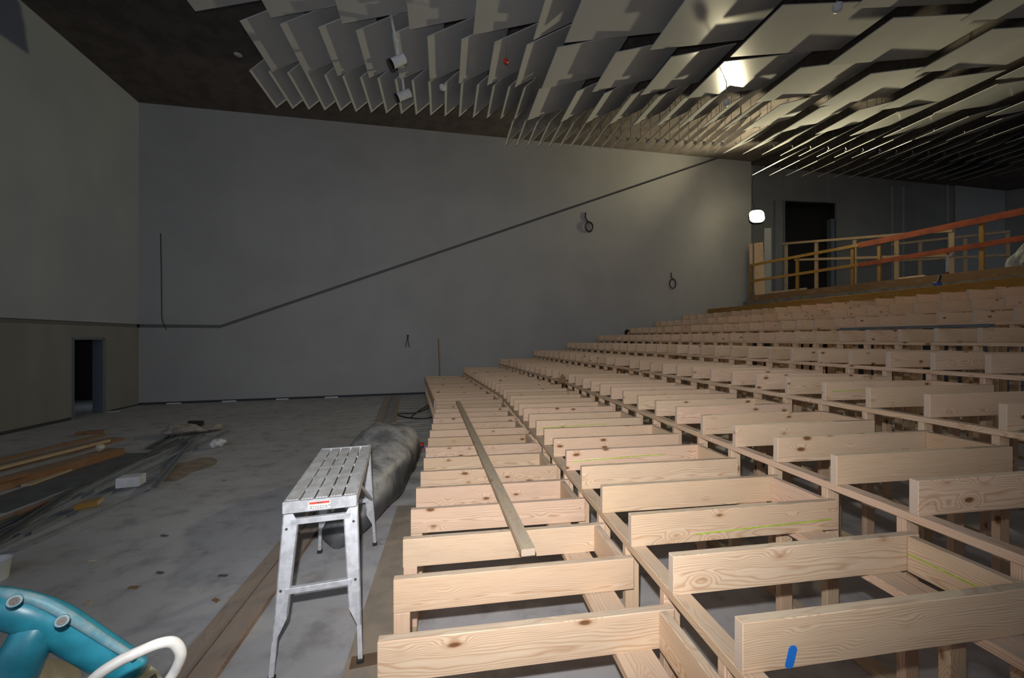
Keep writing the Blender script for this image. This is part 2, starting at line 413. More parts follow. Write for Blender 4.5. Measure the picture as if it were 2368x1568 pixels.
# return wall between the side wall and the rear wall
mb = MB(); mb.prism([WEND - wn * .25, WEND - wn * .25 + V((.2, 1.9, 0)), WEND - wn * .25 + V((.2, 1.9, 11)), WEND - wn * .25 + V((0, 0, 11))], V((-.2, .02, 0)))
struct('wall_return', mb, 'wall_dark', 'short dark return where the side wall ends beside the lamp', 'wall')
# dark grimy strip at the foot of the walls
mb = MB()
mb.prism([wp(CORN.x, 0), wp(-3.0, 0), wp(-3.0, .07), wp(CORN.x, .07)], wn * .012)
struct('baseboard_side', mb, 'grime', 'dark unfinished strip along the foot of the side wall', 'baseboard')
mb = MB()
mb.prism([lp(DS1 + .05, 0), lp(LEN, 0), lp(LEN, .07), lp(DS1 + .05, .07)], ln * .012)
mb.prism([lp(0.02, 0), lp(DS0 - .08, 0), lp(DS0 - .08, .04), lp(0.02, .04)], ln * .012)
struct('baseboard_left', mb, 'grime', 'dark unfinished strip along the foot of the stage end wall', 'baseboard')

# ------------------------------------------------------------------ seating tiers
TA, TB = math.radians(8.7), math.radians(14.8)
dA, nA = V((-math.sin(TA), math.cos(TA), 0)), V((math.cos(TA), math.sin(TA), 0))
dB, nB = V((-math.sin(TB), math.cos(TB), 0)), V((math.cos(TB), math.sin(TB), 0))
O1 = V((-.331, 0, 0)); TREAD, RISE, Z1, JW, JT, SP = 1.389, .30, .646, .19, .045, .45
KS = 8.3
ztop = lambda n: Z1 + RISE * (n - 1)
sk = lambda n: KS + (n - 1) * TREAD * math.tan((TB - TA) / 2)
def origin(n): return O1 + nA * TREAD * (n - 1)
def kink(n): return origin(n) + dA * sk(n)
def s_end(n, back=0.0):                        # where the front line meets the side wall, from the kink
    k = kink(n) + nB * back
    return (15.11 + .297 * k.x - k.y) / (dB.y - .297 * dB.x)
phase = {1: .408, 2: .342, 3: .318}
NAMES = ['', 'lowest', 'second', 'third', 'fourth', 'fifth', 'sixth', 'seventh', 'eighth', 'ninth', 'topmost']
start = {1: -.5, 2: -.9, 3: -.6, 4: .3, 5: 1.2, 6: 2.1, 7: 3.0, 8: 3.9, 9: 4.8, 10: 5.7}
TIER = {}
JOIST = {}
PERSON_GAP = (6, 3)     # tier, joist index from the wall left out for the man
def long_run(t, name, n, w0, wid, thk, z, m, s0, tA=None, upright=False, endB=0.0):
    """pieces running along the tier at offset w0 (near edge), across both straight stretches"""
    loc = t.location
    wc = w0 + (thk / 2 if upright else wid / 2)
    W, T = (wid, thk) if upright else (thk, wid)
    a = origin(n) + nA * wc + dA * s0
    la = sk(n) + wc * math.tan((TB - TA) / 2) - s0
    b = origin(n) + nA * wc + dA * (s0 + la)
    lb = (15.11 + .297 * b.x - b.y) / (dB.y - .297 * dB.x) - .06 - endB
    cut = 4.2 if la > 6 else la           # timber comes in lengths
    segs = [(a, dA, cut)] + ([(a + dA * cut, dA, la - cut)] if la - cut > .3 else []) + [(b, dB, lb)]
    for p, d, l in segs:
        link(name, lumber(l, W, T, m), t, rel(loc, frame(V((p.x, p.y, z)), d)))
for n in range(1, 11):
    o = origin(n); zt = ztop(n)
    lab = {1: 'lowest tier of bare pine seating frame, standing on the concrete floor by the trestle',
           10: 'topmost tier of bare pine seating frame, fronted by boards below the railed gangway'}.get(
           n, '%s tier up of the bare pine seating frame, counted from the concrete floor' % NAMES[n])
    base = o + dA * start[n]
    t = thing('seating_tier', lab, 'seating frame', (base.x, base.y, 0), 0, 'stepped timber seating tiers')
    TIER[n] = t; loc = t.location
    ph = phase.get(n, .318)
    jl = 1.435
    # joists and posts on the straight stretch
    spots = []
    k = math.ceil((start[n] - ph) / SP); s = ph + k * SP
    kk = 0
    while s < sk(n) - .12:
        spots.append((o + dA * (s + JT / 2), dA, nA, k)); s += SP; k += 1
    sB = .20
    e = s_end(n); e2 = s_end(n, 1.4)
    while sB < min(e, e2) - .06:
        spots.append((kink(n) + dB * sB, dB, nB, k)); sB += SP; k += 1
    last = min(e, e2) - .10
    if last - (sB - SP) > .12: spots.append((kink(n) + dB * last, dB, nB, k))
    js = []
    for i, (p, d, nn, k) in enumerate(spots):
        skip = (n == PERSON_GAP[0] and i == len(spots) - 1 - PERSON_GAP[1])
        jit = random.uniform(-.006, .006); dz = random.uniform(-.003, .003)
        if not skip:
            q = p + nn * jit
            j = link('joist', lumber(jl, JW, JT), t, rel(loc, frame(V((q.x, q.y, zt - JW / 2 + dz)), nn)))
            js.append(j)
        # post carrying the next tier's bearer
        ph_ = zt + RISE - JW - .045
        if n < 10:
            q = p + nn * (TREAD + .012 + .045) + d * (JT + .002)
            m_ = frame(V((q.x, q.y, .045)), V((0, 0, 1)), nn)
            link('post', lumber(ph_ - .045, .09, JT), t, rel(loc, m_))
        if n == 1:
            q = p + nn * .045
            link('post', lumber(zt - JW - .045, .09, JT), t, rel(loc, frame(V((q.x, q.y, .045)), V((0, 0, 1)), nn)))
        # blocking between pairs
        if k % 2 == 0 and i + 1 < len(spots) and not skip:
            p2, d2 = spots[i + 1][0], spots[i + 1][1]
            a = p + nn * (1.345 + .0225) + d * (JT / 2); b = p2 + spots[i + 1][2] * (1.345 + .0225) - d2 * (JT / 2)
            l = (b - a).length
            if l > .15 and not (n == PERSON_GAP[0] and i + 1 == len(spots) - 1 - PERSON_GAP[1]):
                link('blocking', lumber(l - .002, JW, JT), t, rel(loc, frame(V((a.x, a.y, zt - JW / 2 - .001)), (b - a))))
    JOIST[n] = js
    s0 = start[n] - .25
    if n > 1: long_run(t, 'front_bearer', n, .0, .09, .045, zt - JW - .0225, 'pine', s0)
    long_run(t, 'rear_bearer', n, 1.12, .19, .045, zt - JW - .0225, 'pine', s0, endB=.1)
    if n < 10: long_run(t, 'floor_plate', n, TREAD + .012, .09, .045, .0225, 'pine_dull', s0, endB=.1)
    if n == 1: long_run(t, 'floor_plate', n, .0, .09, .045, .0225, 'pine_dull', s0)
    if n > 1 and n in (2, 3, 4, 5, 6):
        # stub posts carrying the rear bearer
        for i, (p, d, nn, k) in enumerate(spots[:12:2]):
            q = p + nn * 1.165 + d * .12
            link('stub_post', lumber(zt - JW - .045, .09, JT), t, rel(loc, frame(V((q.x, q.y, 0)), V((0, 0, 1)), nn)))
# fascia boards on the topmost tier front
t = TIER[10]; loc = t.location
n = 10; a0 = kink(n); zt = ztop(n)
pa = kink(n) - nB * .024 + dB * (s_end(n) - .15)
def face_board(p, d, l, m, z=None):
    link('fascia_board', lumber(l, .2, .03, m), t, rel(loc, frame(V((p.x, p.y, z or zt - .10)), d)))
face_board(kink(n) - nB * .024, dB, s_end(n) - .15, 'yellow_timber')
sr = sk(n) - 3.4
face_board(origin(n) - nA * .024 + dA * sr, dA, 3.38, 'yellow_timber')
face_board(origin(n) - nA * .024 + dA * (start[n] - .2), dA, sr - start[n] + .18, 'pine')
# lowest tier end fascia near the wall
t = TIER[1]; loc = t.location; zt = ztop(1)
link('fascia_board', lumber(s_end(1) - .5, .19, .03, 'pine'), t, rel(loc, frame(V((*(kink(1) - nB * .022 + dB * .35).xy, zt - .095)), dB)))
# braces the man stands on (sixth tier)
bp = V((4.83, 15.75, 0))
for off in (-.12, .12):
    q = bp + dB * off
    t6 = TIER[6]
    link('brace', lumber(1.5, .09, .045, 'pine'), t6, rel(t6.location, frame(V((q.x, q.y, 1.60)) - nB * .75, nB)))

# paint marks on joists (joist local: x along, y=-T/2 is the near face, z up)
def mark(j, name, m, pts, wd, label):
    mb = MB(); y = -JT / 2 - .0012
    pts = [V((x, y, z)) for x, z in pts]
    for a, b in zip(pts, pts[1:]):
        d = (b - a).normalized(); nrm = V((-d.z, 0, d.x)) * wd / 2
        mb.prism([a - nrm, b - nrm, b + nrm, a + nrm], V((0, -.0006, 0)))
    for p in (pts[0], pts[-1]):
        mb.prism([p + V((math.cos(k * PI / 6) * wd / 2, 0, math.sin(k * PI / 6) * wd / 2)) for k in range(12)], V((0, -.0007, 0)))
    o = link(name, mb.mesh(name, m), j); o['label'] = label
def near_joist(n, px, py):
    w = at(px, py, ztop(n)); return min(JOIST[n], key=lambda j: ((j.parent.matrix_basis.translation + j.matrix_basis.translation).xy - w.xy).length)
mb = MB(); c1, c2, hw = V((.208, -JT / 2 - .0012, -.026)), V((.194, -JT / 2 - .0012, -.078)), .019
mb.prism([c1 + V((math.cos(a_) * hw, 0, math.sin(a_) * hw)) for a_ in [PI * k / 8 for k in range(9)]] + [c2 + V((math.cos(a_) * hw, 0, math.sin(a_) * hw * .8)) for a_ in [PI + PI * k / 8 for k in range(9)]], V((0, -.0008, 0)))
o = link('paint_mark', mb.mesh('paint_mark', 'bluepaint'), near_joist(2, 1718, 1440)); o['label'] = 'blue spray paint dash'
def green(n, px, py, x0, x1, z0, z1):
    mark(near_joist(n, px, py), 'paint_mark', 'greenpaint', [(x0 + (x1 - x0) * i / 4, z0 + (z1 - z0) * i / 4 + random.uniform(-.003, .003)) for i in range(5)], .008, 'green chalk line')
green(2, 1460, 1190, .42, 1.38, -.045, -.02)
green(2, 1310, 1045, .05, 1.0, -.01, .02)
green(2, 1238, 970, .05, .95, .0, .03)
green(4, 1911, 885, .08, .6, .0, .01)
bl = [o for o in TIER[2].children if o.name.startswith('blocking')]
w = at(2150, 1260, ztop(2)); bl = min(bl, key=lambda j: ((j.parent.location + j.matrix_basis.translation).xy - w.xy).length)
mb = MB(); mb.box((.2, JT / 2 + .001, .0), (.40, .001, .008)); o = link('paint_mark', mb.mesh('paint_mark', 'greenpaint'), bl); o['label'] = 'green chalk line'

# loose plank lying on the lowest tier
zp = ztop(1) + .003
a, b = at(1222, 1270, zp + .045), at(1059, 927, zp + .045)
d = (b - a); d.z = 0
tag(link('plank', lumber(d.length, .045, .09, 'pine_dull'), None, frame(V((a.x, a.y, zp + .0225)), d)), 'loose dusty grey-brown plank lying lengthwise across the lowest tier joists', 'plank')
# triangular offcut on the third tier
mb = MB(); c = at(1300, 886, ztop(3) - JW) ; mb.prism([c + V((-.1, 0, 0)), c + V((.07, 0, 0)), c + V((.07, 0, .14)), c + V((0, 0, .2))], V((0, .045, 0)))
tag(link('timber_offcut', mb.mesh('offcut', 'brown_board')), 'small brown triangular timber offcut propped on the third tier bearer', 'offcut')
# steel channel lying along the sixth tier
p = origin(6) + nA * .05 + dA * 3.9
mb = MB(); mb.box((.9, 0, .0), (1.9, .09, .002)); mb.box((.9, -.045, .02), (1.9, .002, .04)); mb.box((.9, .045, .02), (1.9, .002, .04))
tag(link('steel_channel', mb.mesh('steel_channel', 'galv_dark'), None, frame(V((p.x, p.y, ztop(6) + .006)), dA)), 'grey steel channel lying along the front of the sixth tier, at right', 'metal channel')

# ------------------------------------------------------------------ gangway slab, planks and railings
GA, GB = V((10.72, 17.7, 0)), V((13.9, 9.6, 0))
gd = (GB - GA).normalized(); gn = V((-gd.y, gd.x, 0))
if gn.x < 0: gn = -gn
HS = EYE + 1.71
HP = HS + .262
mb = MB(); e = [GA - gd * .25, GB + gd * 1.2, GB + gd * 1.2 + gn * 9, V((24.0, 18.9, 0)), V((12.0, 20.0, 0)), V((11.6, 18.9, 0))]
mb.prism([V((p.x, p.y, HS - .45)) for p in e], V((0, 0, .45)))
struct('floor_gangway', mb, 'slab', 'grey concrete edge of the rear gangway above the top tier', 'floor')
lg = (GB - GA).length + 1.0
tag(link('edge_plank', lumber(lg, .26, .24, 'brown_board'), None, frame(V((*(GA + gn * .2).xy, HS + .131)), gd)), 'long brown timber sole plate lying on the gangway edge', 'plank')
def on_line(px, A, d):
    u = (px - CX) / F; return A + d * ((u * A.y - A.x) / (d.x - u * d.y))
def rail_at(px, py, A, d):
    q = on_line(px, A, d); return V((q.x, q.y, EYE + (CY - py) / F * q.y))
rl = thing('guard_rail', 'front timber guard rail with yellow boards turning orange towards the right', 'railing', (*(GA + gn * .2).xy, HP))
LA = GA + gn * .2
def rbar(name, A, d, p0, p1, w, t, m, off=0, par=rl, label=None):
    a, b = rail_at(*p0, A, d), rail_at(*p1, A, d)
    sh = V((d.y, -d.x, 0)) * off
    if sh.x > 0: sh = -sh
    a, b = a + (sh if off > 0 else -sh if off < 0 else V()), b + (sh if off > 0 else -sh if off < 0 else V())
    o = link(name, lumber((b - a).length, w, t, m), par, rel(par.location, frame(a, b - a)))
    if label: o['label'] = label
    return o
for px, pt in ((1737, 612), (1844, 592), (1972, 568), (2034, 553), (2271, 502)):
    q = on_line(px, LA, gd); tp = EYE + (CY - pt) / F * q.y
    link('post', lumber(tp - HP, .09, .09, 'yellow_timber'), rl, rel(rl.location, frame(V((q.x, q.y, HP)), V((0, 0, 1)), gd)))
rbar('rail', LA, gd, (1737, 614), (1990, 567), .11, .03, 'yellow_timber', .065)
rbar('rail', LA, gd, (1737, 651), (1990, 612), .11, .03, 'yellow_timber', .065)
rbar('rail', LA, gd, (1988, 568), (2395, 484), .19, .03, 'orange_paint', .068, label='orange painted upper rail')
rbar('rail', LA, gd, (1988, 613), (2395, 547), .15, .03, 'orange_paint', .068, label='orange painted lower rail')
# rear railing
QA, QB = V((13.4, 18.9, 0)), V((15.0, 13.2, 0))
def back(px): return on_line(px, QA, (QB - QA).normalized())
qd = (QB - QA).normalized()
rb = thing('guard_rail', 'rear pale pine guard rail standing behind the yellow and orange rail', 'railing', (QA.x, QA.y, HS))
for px, pt in ((1818, 562), (1888, 559), (1977, 552), (2074, 545), (2201, 528)):
    q = on_line(px, QA, qd); tp = EYE + (CY - pt) / F * q.y
    link('post', lumber(tp - HS - .001, .14, .06, 'pine_dull'), rb, rel(rb.location, frame(V((q.x, q.y, HS)), V((0, 0, 1)), qd)))
rbar('rail', QA, qd, (1812, 564), (2206, 533), .10, .04, 'pine_dull', .065, rb)
rbar('rail', QA, qd, (1840, 601), (2206, 590), .10, .04, 'pine_dull', .065, rb)
# third rail, far behind
TA_, TB_ = V((17.0, 18.3, 0)), V((20.0, 15.5, 0)); td = (TB_ - TA_).normalized()
rc = thing('guard_rail', 'dim timber guard rail at the back of the gangway near the rear wall', 'railing', (TA_.x, TA_.y, HS))
for px, pt in ((2128, 560), (2232, 552), (2330, 540)):
    q = on_line(px, TA_, td); tp = EYE + (CY - pt) / F * q.y
    link('post', lumber(tp - HS - .001, .12, .06, 'pine_dull'), rc, rel(rc.location, frame(V((q.x, q.y, HS)), V((0, 0, 1)), td)))
rbar('rail', TA_, td, (2060, 566), (2335, 536), .10, .04, 'pine_dull', .055, rc)
rbar('rail', TA_, td, (2060, 604), (2335, 590), .10, .04, 'pine_dull', .055, rc)
# low board upstand & timber stacks on the gangway
for (p0, p1, lab) in (((1880, 638), (1975, 638), 'pale plank on edge on the gangway, behind the second yellow post'),
                      ((1986, 636), (2165, 634), 'pale plank on edge on the gangway, below the orange rails')):
    A = QA + V((.5, .15, 0)); a, b = rail_at(*p0, A, qd), rail_at(*p1, A, qd); zz = HS + .25
    tag(link('plank', lumber((b - a).length, .50, .045, 'pine_dull'), None, frame(V((a.x, a.y, zz + .001)), V((b.x - a.x, b.y - a.y, 0)))), lab, 'plank')
for i in range(6):
    q = V((15.9 + .05 * (i % 2), 11.8, HS + .062 + .125 * i))
    tag(link('timber_length', lumber(2.2, .12, .25, 'pine_dull'), None, frame(q, V((.55, -.84, 0)))),
        '%s long timber up in the stack behind the orange rails' % ['bottommost', 'second', 'third', 'fourth', 'fifth', 'topmost'][i], 'timber', 'stacked timber on the gangway')
for i in range(3):
    q = V((16.2, 12.6, HS + .07 + .14 * i + .77))
def blob(name, c, r, m, label, cat, seed=0, amp=.25, sq=(1, 1, 1), sub=3, flat=True):
    bm = bmesh.new(); bmesh.ops.create_icosphere(bm, subdivisions=sub, radius=1)
    rnd = random.Random(seed)
    dirs = [V((rnd.uniform(-1, 1), rnd.uniform(-1, 1), rnd.uniform(-1, 1))) * rnd.uniform(2, 6) for _ in range(7)]; phs = [rnd.uniform(0, 6) for _ in range(7)]
    for v in bm.verts:
        k = sum(math.sin(dd.dot(v.co) + pp) for dd, pp in zip(dirs, phs)) / 4
        v.co = v.co * (1 + amp * k); v.co = V((v.co.x * r * sq[0], v.co.y * r * sq[1], v.co.z * r * sq[2]))
    zmin = min(v.co.z for v in bm.verts)
    for v in bm.verts: v.co.z -= zmin
    me = bpy.data.meshes.new(name); bm.to_mesh(me); bm.free(); me.materials.append(M[m])
    if not flat:
        for p in me.polygons: p.use_smooth = True
    o = link(name, me); o.location = c; return tag(o, label, cat)
blob('plastic_sheet', V((15.25, 11.6, HS + .005)), .34, 'clear_film', 'crumpled clear plastic sheeting at the right end of the gangway', 'plastic sheet', 3, .3, (1, 1, 1.5))
blob('plastic_sheet', V((*(back(2176) + V((-.35, -.1, 0))).xy, HS + .002)), .28, 'clear_film', 'crumpled plastic sheeting at the foot of the taped post', 'plastic sheet', 5, .3, (1.3, 1, .8))
# red and white tape on the tall post
q = back(2201)
tp = thing('barrier_tape', 'red and white barrier tape hanging from the pale post', 'tape', (q.x - .09, q.y - .09, HS + .8))
mb = MB(); mb.bar(V((-.22, -.05, .32)), V((.12, -.02, .62)), .09, .01); link('red_band', mb.mesh('tape', 'red_plastic'), tp)
mb = MB(); mb.bar(V((-.25, -.052, .22)), V((-.05, -.05, .40)), .08, .01); link('white_band', mb.mesh('tape', 'white_plastic'), tp)
mb = MB(); mb.bar(V((-.2, -.04, .25)), V((-.22, -.05, -.25)), .01, .09, V((0, 1, 0))); link('white_tail', mb.mesh('tape', 'white_plastic'), tp)
mb = MB(); mb.bar(V((-.22, -.05, -.25)), V((-.1, -.05, -.72)), .01, .11, V((0, 1, 0))); link('red_tail', mb.mesh('tape', 'red_plastic'), tp)
# bits on the gangway edge and the topmost tier
q = on_line(2082, LA, gd) - gn * .02
tag(link('timber_offcut', lumber(.62, .05, .14, 'pine'), None, frame(V((q.x, q.y, HP + .026)), gd)), 'pale pine offcut lying on the brown sole plate', 'offcut')
q = on_line(2168, origin(10) + nA * .35, dA); zt = ztop(10)
tl = thing('nail_gun', 'blue hand tool standing on the topmost tier below the orange rails', 'tool', (q.x, q.y, zt))
mb = MB(); mb.box((0, 0, .07), (.16, .12, .14), None, .02); link('body', mb.mesh('body', 'blue_plastic'), tl)
mb = MB(); mb.bar(V((.02, 0, .14)), V((.07, 0, .32)), .06, .05, V((1, 0, 0)), .008); link('handle', mb.mesh('handle', 'black_rubber'), tl)
q = on_line(1800, LA, gd) + gn * .5
tag(link('plank', lumber(1.6, .40, .04, 'pine_dull'), None, frame(V((q.x - .3, q.y + .7, HS + .201)), gd)), 'short grey board on edge behind the left end of the front rail', 'plank')
tag(link('timber_length', lumber(.9, .5, .3, 'yellow_timber'), None, frame(V((17.2, 13.3, HS + .252)), V((.3, -.9, 0)))), 'yellow timber block behind the orange rail at far right', 'timber')

# ------------------------------------------------------------------ work lamp at the wall end
LP = atY(1750, 501, 16.5)
LB = V((10.93, 17.62, 0))
ldir = V((-.28, -.88, .38)).normalized()
q = atY(1753, 600, 17.9)
sb = link('sheet_board', lumber(2.75, .56, .03, 'ply'), None, frame(V((q.x, q.y, HS)), V((.0, .06, 1)), V((.85, -.5, 0))))
tag(sb, 'upright pinkish plywood board leaning at the end of the side wall, under the lamp', 'board')
q = atY(1775, 600, 18.3)
tag(link('steel_stud', MB().box((0, 0, 1.75), (.28, .05, 3.5)).mesh('steel_stud', 'wall'), None, frame(V((q.x, q.y, HS)), V((.85, -.3, 0)))), 'pale upright wall stud board beside the plywood board', 'stud')
lamp = thing('work_lamp', 'glowing round work lamp on a stand beside the wall end', 'lamp', (LB.x, LB.y, HS))
LO = V((LP.x - LB.x, LP.y - LB.y, LP.z - HS))
LF = frame(LO, ldir)
def rrect(w, h, r, n=6):
    pts = []
    for cx_, cy_, a0 in ((w - r, h - r, 0), (-w + r, h - r, PI / 2), (-w + r, -h + r, PI), (w - r, -h + r, 1.5 * PI)):
        for k in range(n + 1):
            a = a0 + PI / 2 * k / n; pts.append((cx_ + math.cos(a) * r, cy_ + math.sin(a) * r))
    return pts
m, nt, b = mat('lamp_glow'); b.inputs['Base Color'].default_value = (1, 1, 1, 1)
b.inputs['Emission Color'].default_value = (1, .93, .74, 1); b.inputs['Emission Strength'].default_value = 60; M['lamp_glow'] = m
mb = MB(); mb.prism([LF @ V((.02, y, z)) for y, z in rrect(.29, .33, .22)], LF.to_3x3() @ V((-.12, 0, 0))); link('housing', mb.mesh('housing', 'black_rubber'), lamp)
mb = MB(); mb.prism([LF @ V((.03, y, z)) for y, z in rrect(.27, .31, .20)], LF.to_3x3() @ V((-.008, 0, 0))); link('lens', mb.mesh('lens', 'lamp_glow'), lamp)
mb = MB(); mb.tube([V((0, 0, 0)), V((0, 0, LO.z + .1))], .03, 10).tube([V((0, 0, LO.z + .08)), LO - ldir * .10], .025, 8); link('pole', mb.mesh('pole', 'galv_dark'), lamp)
for k in range(3):
    a = k * 2 * PI / 3 + .5; mb = MB(); mb.tube([V((0, 0, .5)), V((.30 * math.cos(a), .30 * math.sin(a), .015))], .015, 8); link('leg', mb.mesh('leg', 'galv_dark'), lamp)
mb = MB(); p0 = V((0, 0, LO.z + .1)); p1 = V((WEND.x - LB.x - .06, WEND.y - LB.y - .22, 9.9 - HS))
mb.tube([p0 + (p1 - p0) * i / 8 + V((.05 * math.sin(i), .03 * math.cos(i * 2), 0)) for i in range(9)], .012, 6); link('cable', mb.mesh('cable', 'cable'), lamp)

# ------------------------------------------------------------------ hanging acoustic panels
H0 = 6.3; AN = math.radians(10)
es, et = V((-math.sin(AN), math.cos(AN), 0)), V((math.cos(AN), math.sin(AN), 0))
def seq(*zones):
    out = []; 
    for a, b, d in zones:
        x = a
        while x < b - 1e-6: out.append(x); x += d
    return out
BANDS = [  # far edge s, list of low-edge t (both in units of H0)
    (2.30, seq((2.05, 4.1, .13)), 'second'),
    (2.02, seq((.318, 1.60, .0586), (1.606, 3.9, .1285)), 'first'),
    (1.776, seq((-.689, .447, .0632), (.547, 1.52, .1222), (1.525, 3.7, .222)), 'third'),
    (1.544, seq((-.612, .39, .112), (.394, 1.04, .218), (1.05, 3.3, .338)), 'fourth'),
    (1.29, seq((-.719, .40, .204), (.411, 1.04, .318), (1.055, 3.1, .43)), 'fifth'),
    (1.045, seq((.42, 3.2, .44)), 'sixth'),
]
ROWN = ['in the rearmost row over the gangway', 'in the row nearest the side wall', 'in the second row from the side wall', 'in the third row from the side wall',
        'in the fourth row from the side wall', 'in the fifth row from the side wall', 'in the sixth row from the side wall']
PL = .229 * H0; RISEP = .059 * H0
hang = MB().cyl(V((0, 0, 0)), V((0, 0, 1)), .006, 6).mesh('hanger', 'black_rubber')
brk = MB().box((0, 0, .02), (.16, .02, .03)).box((0, 0, .08), (.02, .02, .12)).mesh('bracket', 'hangermetal')
_pm = {}
PANELS = []
for bi, (sf, ts, _) in enumerate(BANDS):
    cnt = 0
    for i, tt in enumerate(ts):
        d = (ts[i + 1] - tt) if i + 1 < len(ts) else (tt - ts[i - 1])
        if i and d > 1.4 * (tt - ts[i - 1]) and i + 1 < len(ts) and d < .2: d = d
        wdt = d * H0; rise = RISEP + .05 * wdt
        p = et * tt * H0 + es * (sf * H0)
        z = EYE + H0 + .05 * tt * H0
        # must lie inside the hall
        q = p + et * wdt
        if q.y > wallY(q.x) - .05 and q.x < 11.3: continue
        px = CX + F * p.x / p.y
        if p.y > .5 and px > 2560: continue
        cnt += 1
        ang = math.atan2(rise, wdt); ww = math.hypot(wdt, rise) * (1 + min(.34, .8 * wdt) / wdt)
        key = (round(ww, 3),)
        if key not in _pm: _pm[key] = MB().box((ww / 2, -PL / 2, .011), (ww, PL, .022), None, .003).mesh('ceiling_panel', 'baffle')
        xdir = et * math.cos(ang) + V((0, 0, math.sin(ang)))
        o = thing('acoustic_panel', 'grey hanging ceiling panel, %s from the left %s' % (nth(cnt), ROWN[bi]), 'ceiling panel', (p.x, p.y, z), 0, 'hanging acoustic ceiling panels')
        o.rotation_euler = frame(V(), xdir, es.cross(xdir) * -1 if es.cross(xdir).z < 0 else V((0, 0, 1))).to_euler()
        R = frame(V(), xdir); o.rotation_euler = R.to_euler()
        link('board', _pm[key], o)
        # hangers rising to the ceiling
        for fx, fy in ((.55, -.12), (.55, -PL + .12)):
            loc = V((ww * fx, fy, .022)); wpnt = R @ loc + V((p.x, p.y, z))
            hgt = max(.2, ceil_h(wpnt.x, wpnt.y) - wpnt.z - .01) if wpnt.x < 12 else 1.2
            mtx = R.to_3x3().inverted().to_4x4() @ Matrix.Diagonal((1, 1, hgt, 1)); mtx.translation = loc
            link('hanger', hang, o, mtx)
        mtx = Matrix.Translation(V((ww * .5, -.012, .022))); link('bracket', brk, o, mtx)
        PANELS.append(o)

# ------------------------------------------------------------------ ceiling fittings
def spotlight(x0, y0, Y, label):
    p = atY(x0, y0, Y); k = Y / F
    o = thing('spotlight', label, 'spotlight', p)
    mb = MB(); mb.bar(V((0, 0, .50 * 1)), V((12 * k, 0, -.05)), .10, .06, V((0, 1, 0)), .01); link('bracket', mb.mesh('bracket', 'white_plastic'), o)
    a, b = V((30 * k, 0, -.38 + 0)), V((2 * k, -.08, -.56))
    mb = MB(); mb.tube([V((12 * k, 0, .0)), V((16 * k, 0, -.35))], .03, 8); link('arm', mb.mesh('arm', 'white_plastic'), o)
    mb = MB(); mb.tube([a, b], .095, 16); link('lamp_head', mb.mesh('lamp_head', 'white_plastic', True), o)
    dd = (b - a).normalized(); mb = MB(); mb.tube([b - dd * .02, b + dd * .04], .105, 16); link('lens', mb.mesh('lens', 'dark_glass', True), o)
spotlight(905, 92, 8.0, 'white spotlight with a black lens hanging below the panels, nearer of two')
spotlight(918, 178, 9.4, 'white spotlight with a black lens hanging below the panels, nearer the side wall')
def sensor(x, y, Y, r, label, rod=.6, cat='sensor'):
    p = atY(x, y, Y); o = thing('motion_sensor', label, cat, p)
    mb = MB(); mb.lathe([(r * .5, r * 1.2), (r, r * .8), (r, 0), (r * .85, -r * .5), (r * .3, -r * .9)], (0, 0, 0), 16); link('body', mb.mesh('body', 'white_plastic', True), o)
    mb = MB(); mb.cyl(V((0, 0, r)), V((0, 0, rod)), .012, 6); link('rod', mb.mesh('rod', 'hangermetal'), o)
sensor(1023, 204, 9.6, .075, 'small white sensor hanging by the tip of a panel at centre', .7)
sensor(1680, 239, 10.3, .085, 'small white sensor hanging right of centre below the bright panels', .75)
sensor(1936, 20, 7.4, .085, 'small white sensor hanging below a large panel at upper right', .7)
p = V((*(atY(550, 163, 10.3).xy), 0)); p.z = ceil_h(p.x, p.y)
o = thing('dome_light', 'round white fitting on the bare dark ceiling left of the panels', 'ceiling fitting', p)
mb = MB(); mb.lathe([(.06, 0), (.15, -.02), (.15, -.06), (.10, -.10), (.02, -.115)], (0, 0, 0), 20); link('dome', mb.mesh('dome', 'white_plastic', True), o)
mb = MB(); mb.lathe([(.17, 0), (.17, -.015), (.15, -.02)], (0, 0, .001), 20); link('rim', mb.mesh('rim', 'white_plastic', True), o)
p = atY(1170, 141, 8.55); o = thing('sprinkler_cap', 'small red protective cap below a panel at centre', 'cap', p)
mb = MB(); mb.lathe([(.02, .05), (.05, .03), (.055, -.03), (.03, -.06)], (0, 0, 0), 14); link('cap', mb.mesh('cap', 'red_plastic', True), o)
mb = MB(); mb.cyl(V((0, 0, .04)), V((0, 0, 1.0)), .006, 6); link('rod', mb.mesh('rod', 'hangermetal'), o)

# ------------------------------------------------------------------ fittings on the side wall
def on_wall(x, y, off=.02):
    u = (x - CX) / F; Y = 15.11 / (1 - .297 * u); return V((u * Y, Y, EYE - (y - CY) / F * Y)) + wn * off
def wall_curve(pts, r, name, label, cat):
    mb = MB(); mb.tube([on_wall(*p) for p in pts], r, 8); return tag(link(name, mb.mesh(name, 'cable', True)), label, cat)
def ring(cx_, cy_, rx, ry, n=20): return [(cx_ + rx * math.sin(2 * PI * k / n), cy_ - ry * math.cos(2 * PI * k / n), .03 + .002 * k) for k in range(n + 1)]
wall_curve([(1354, 492, .02), (1353, 503, .03), (1357, 511, .03)] + ring(1361, 525, 9, 11) + ring(1362, 526, 8, 11), .028, 'cable_coil', 'dark coiled cable hanging high on the side wall, below the groove', 'cable')
wall_curve([(1552, 631, .02), (1551, 640, .03)] + ring(1554, 656, 7.5, 11), .022, 'cable_coil', 'thin coiled cable hanging low on the side wall above the upper tiers', 'cable')
wall_curve([(372, 540, .02), (374, 640, .02), (375, 735, .03), (380, 752, .03), (386, 763, .03)], .012, 'hanging_cable', 'thin cable hanging down the side wall near the left corner', 'cable')
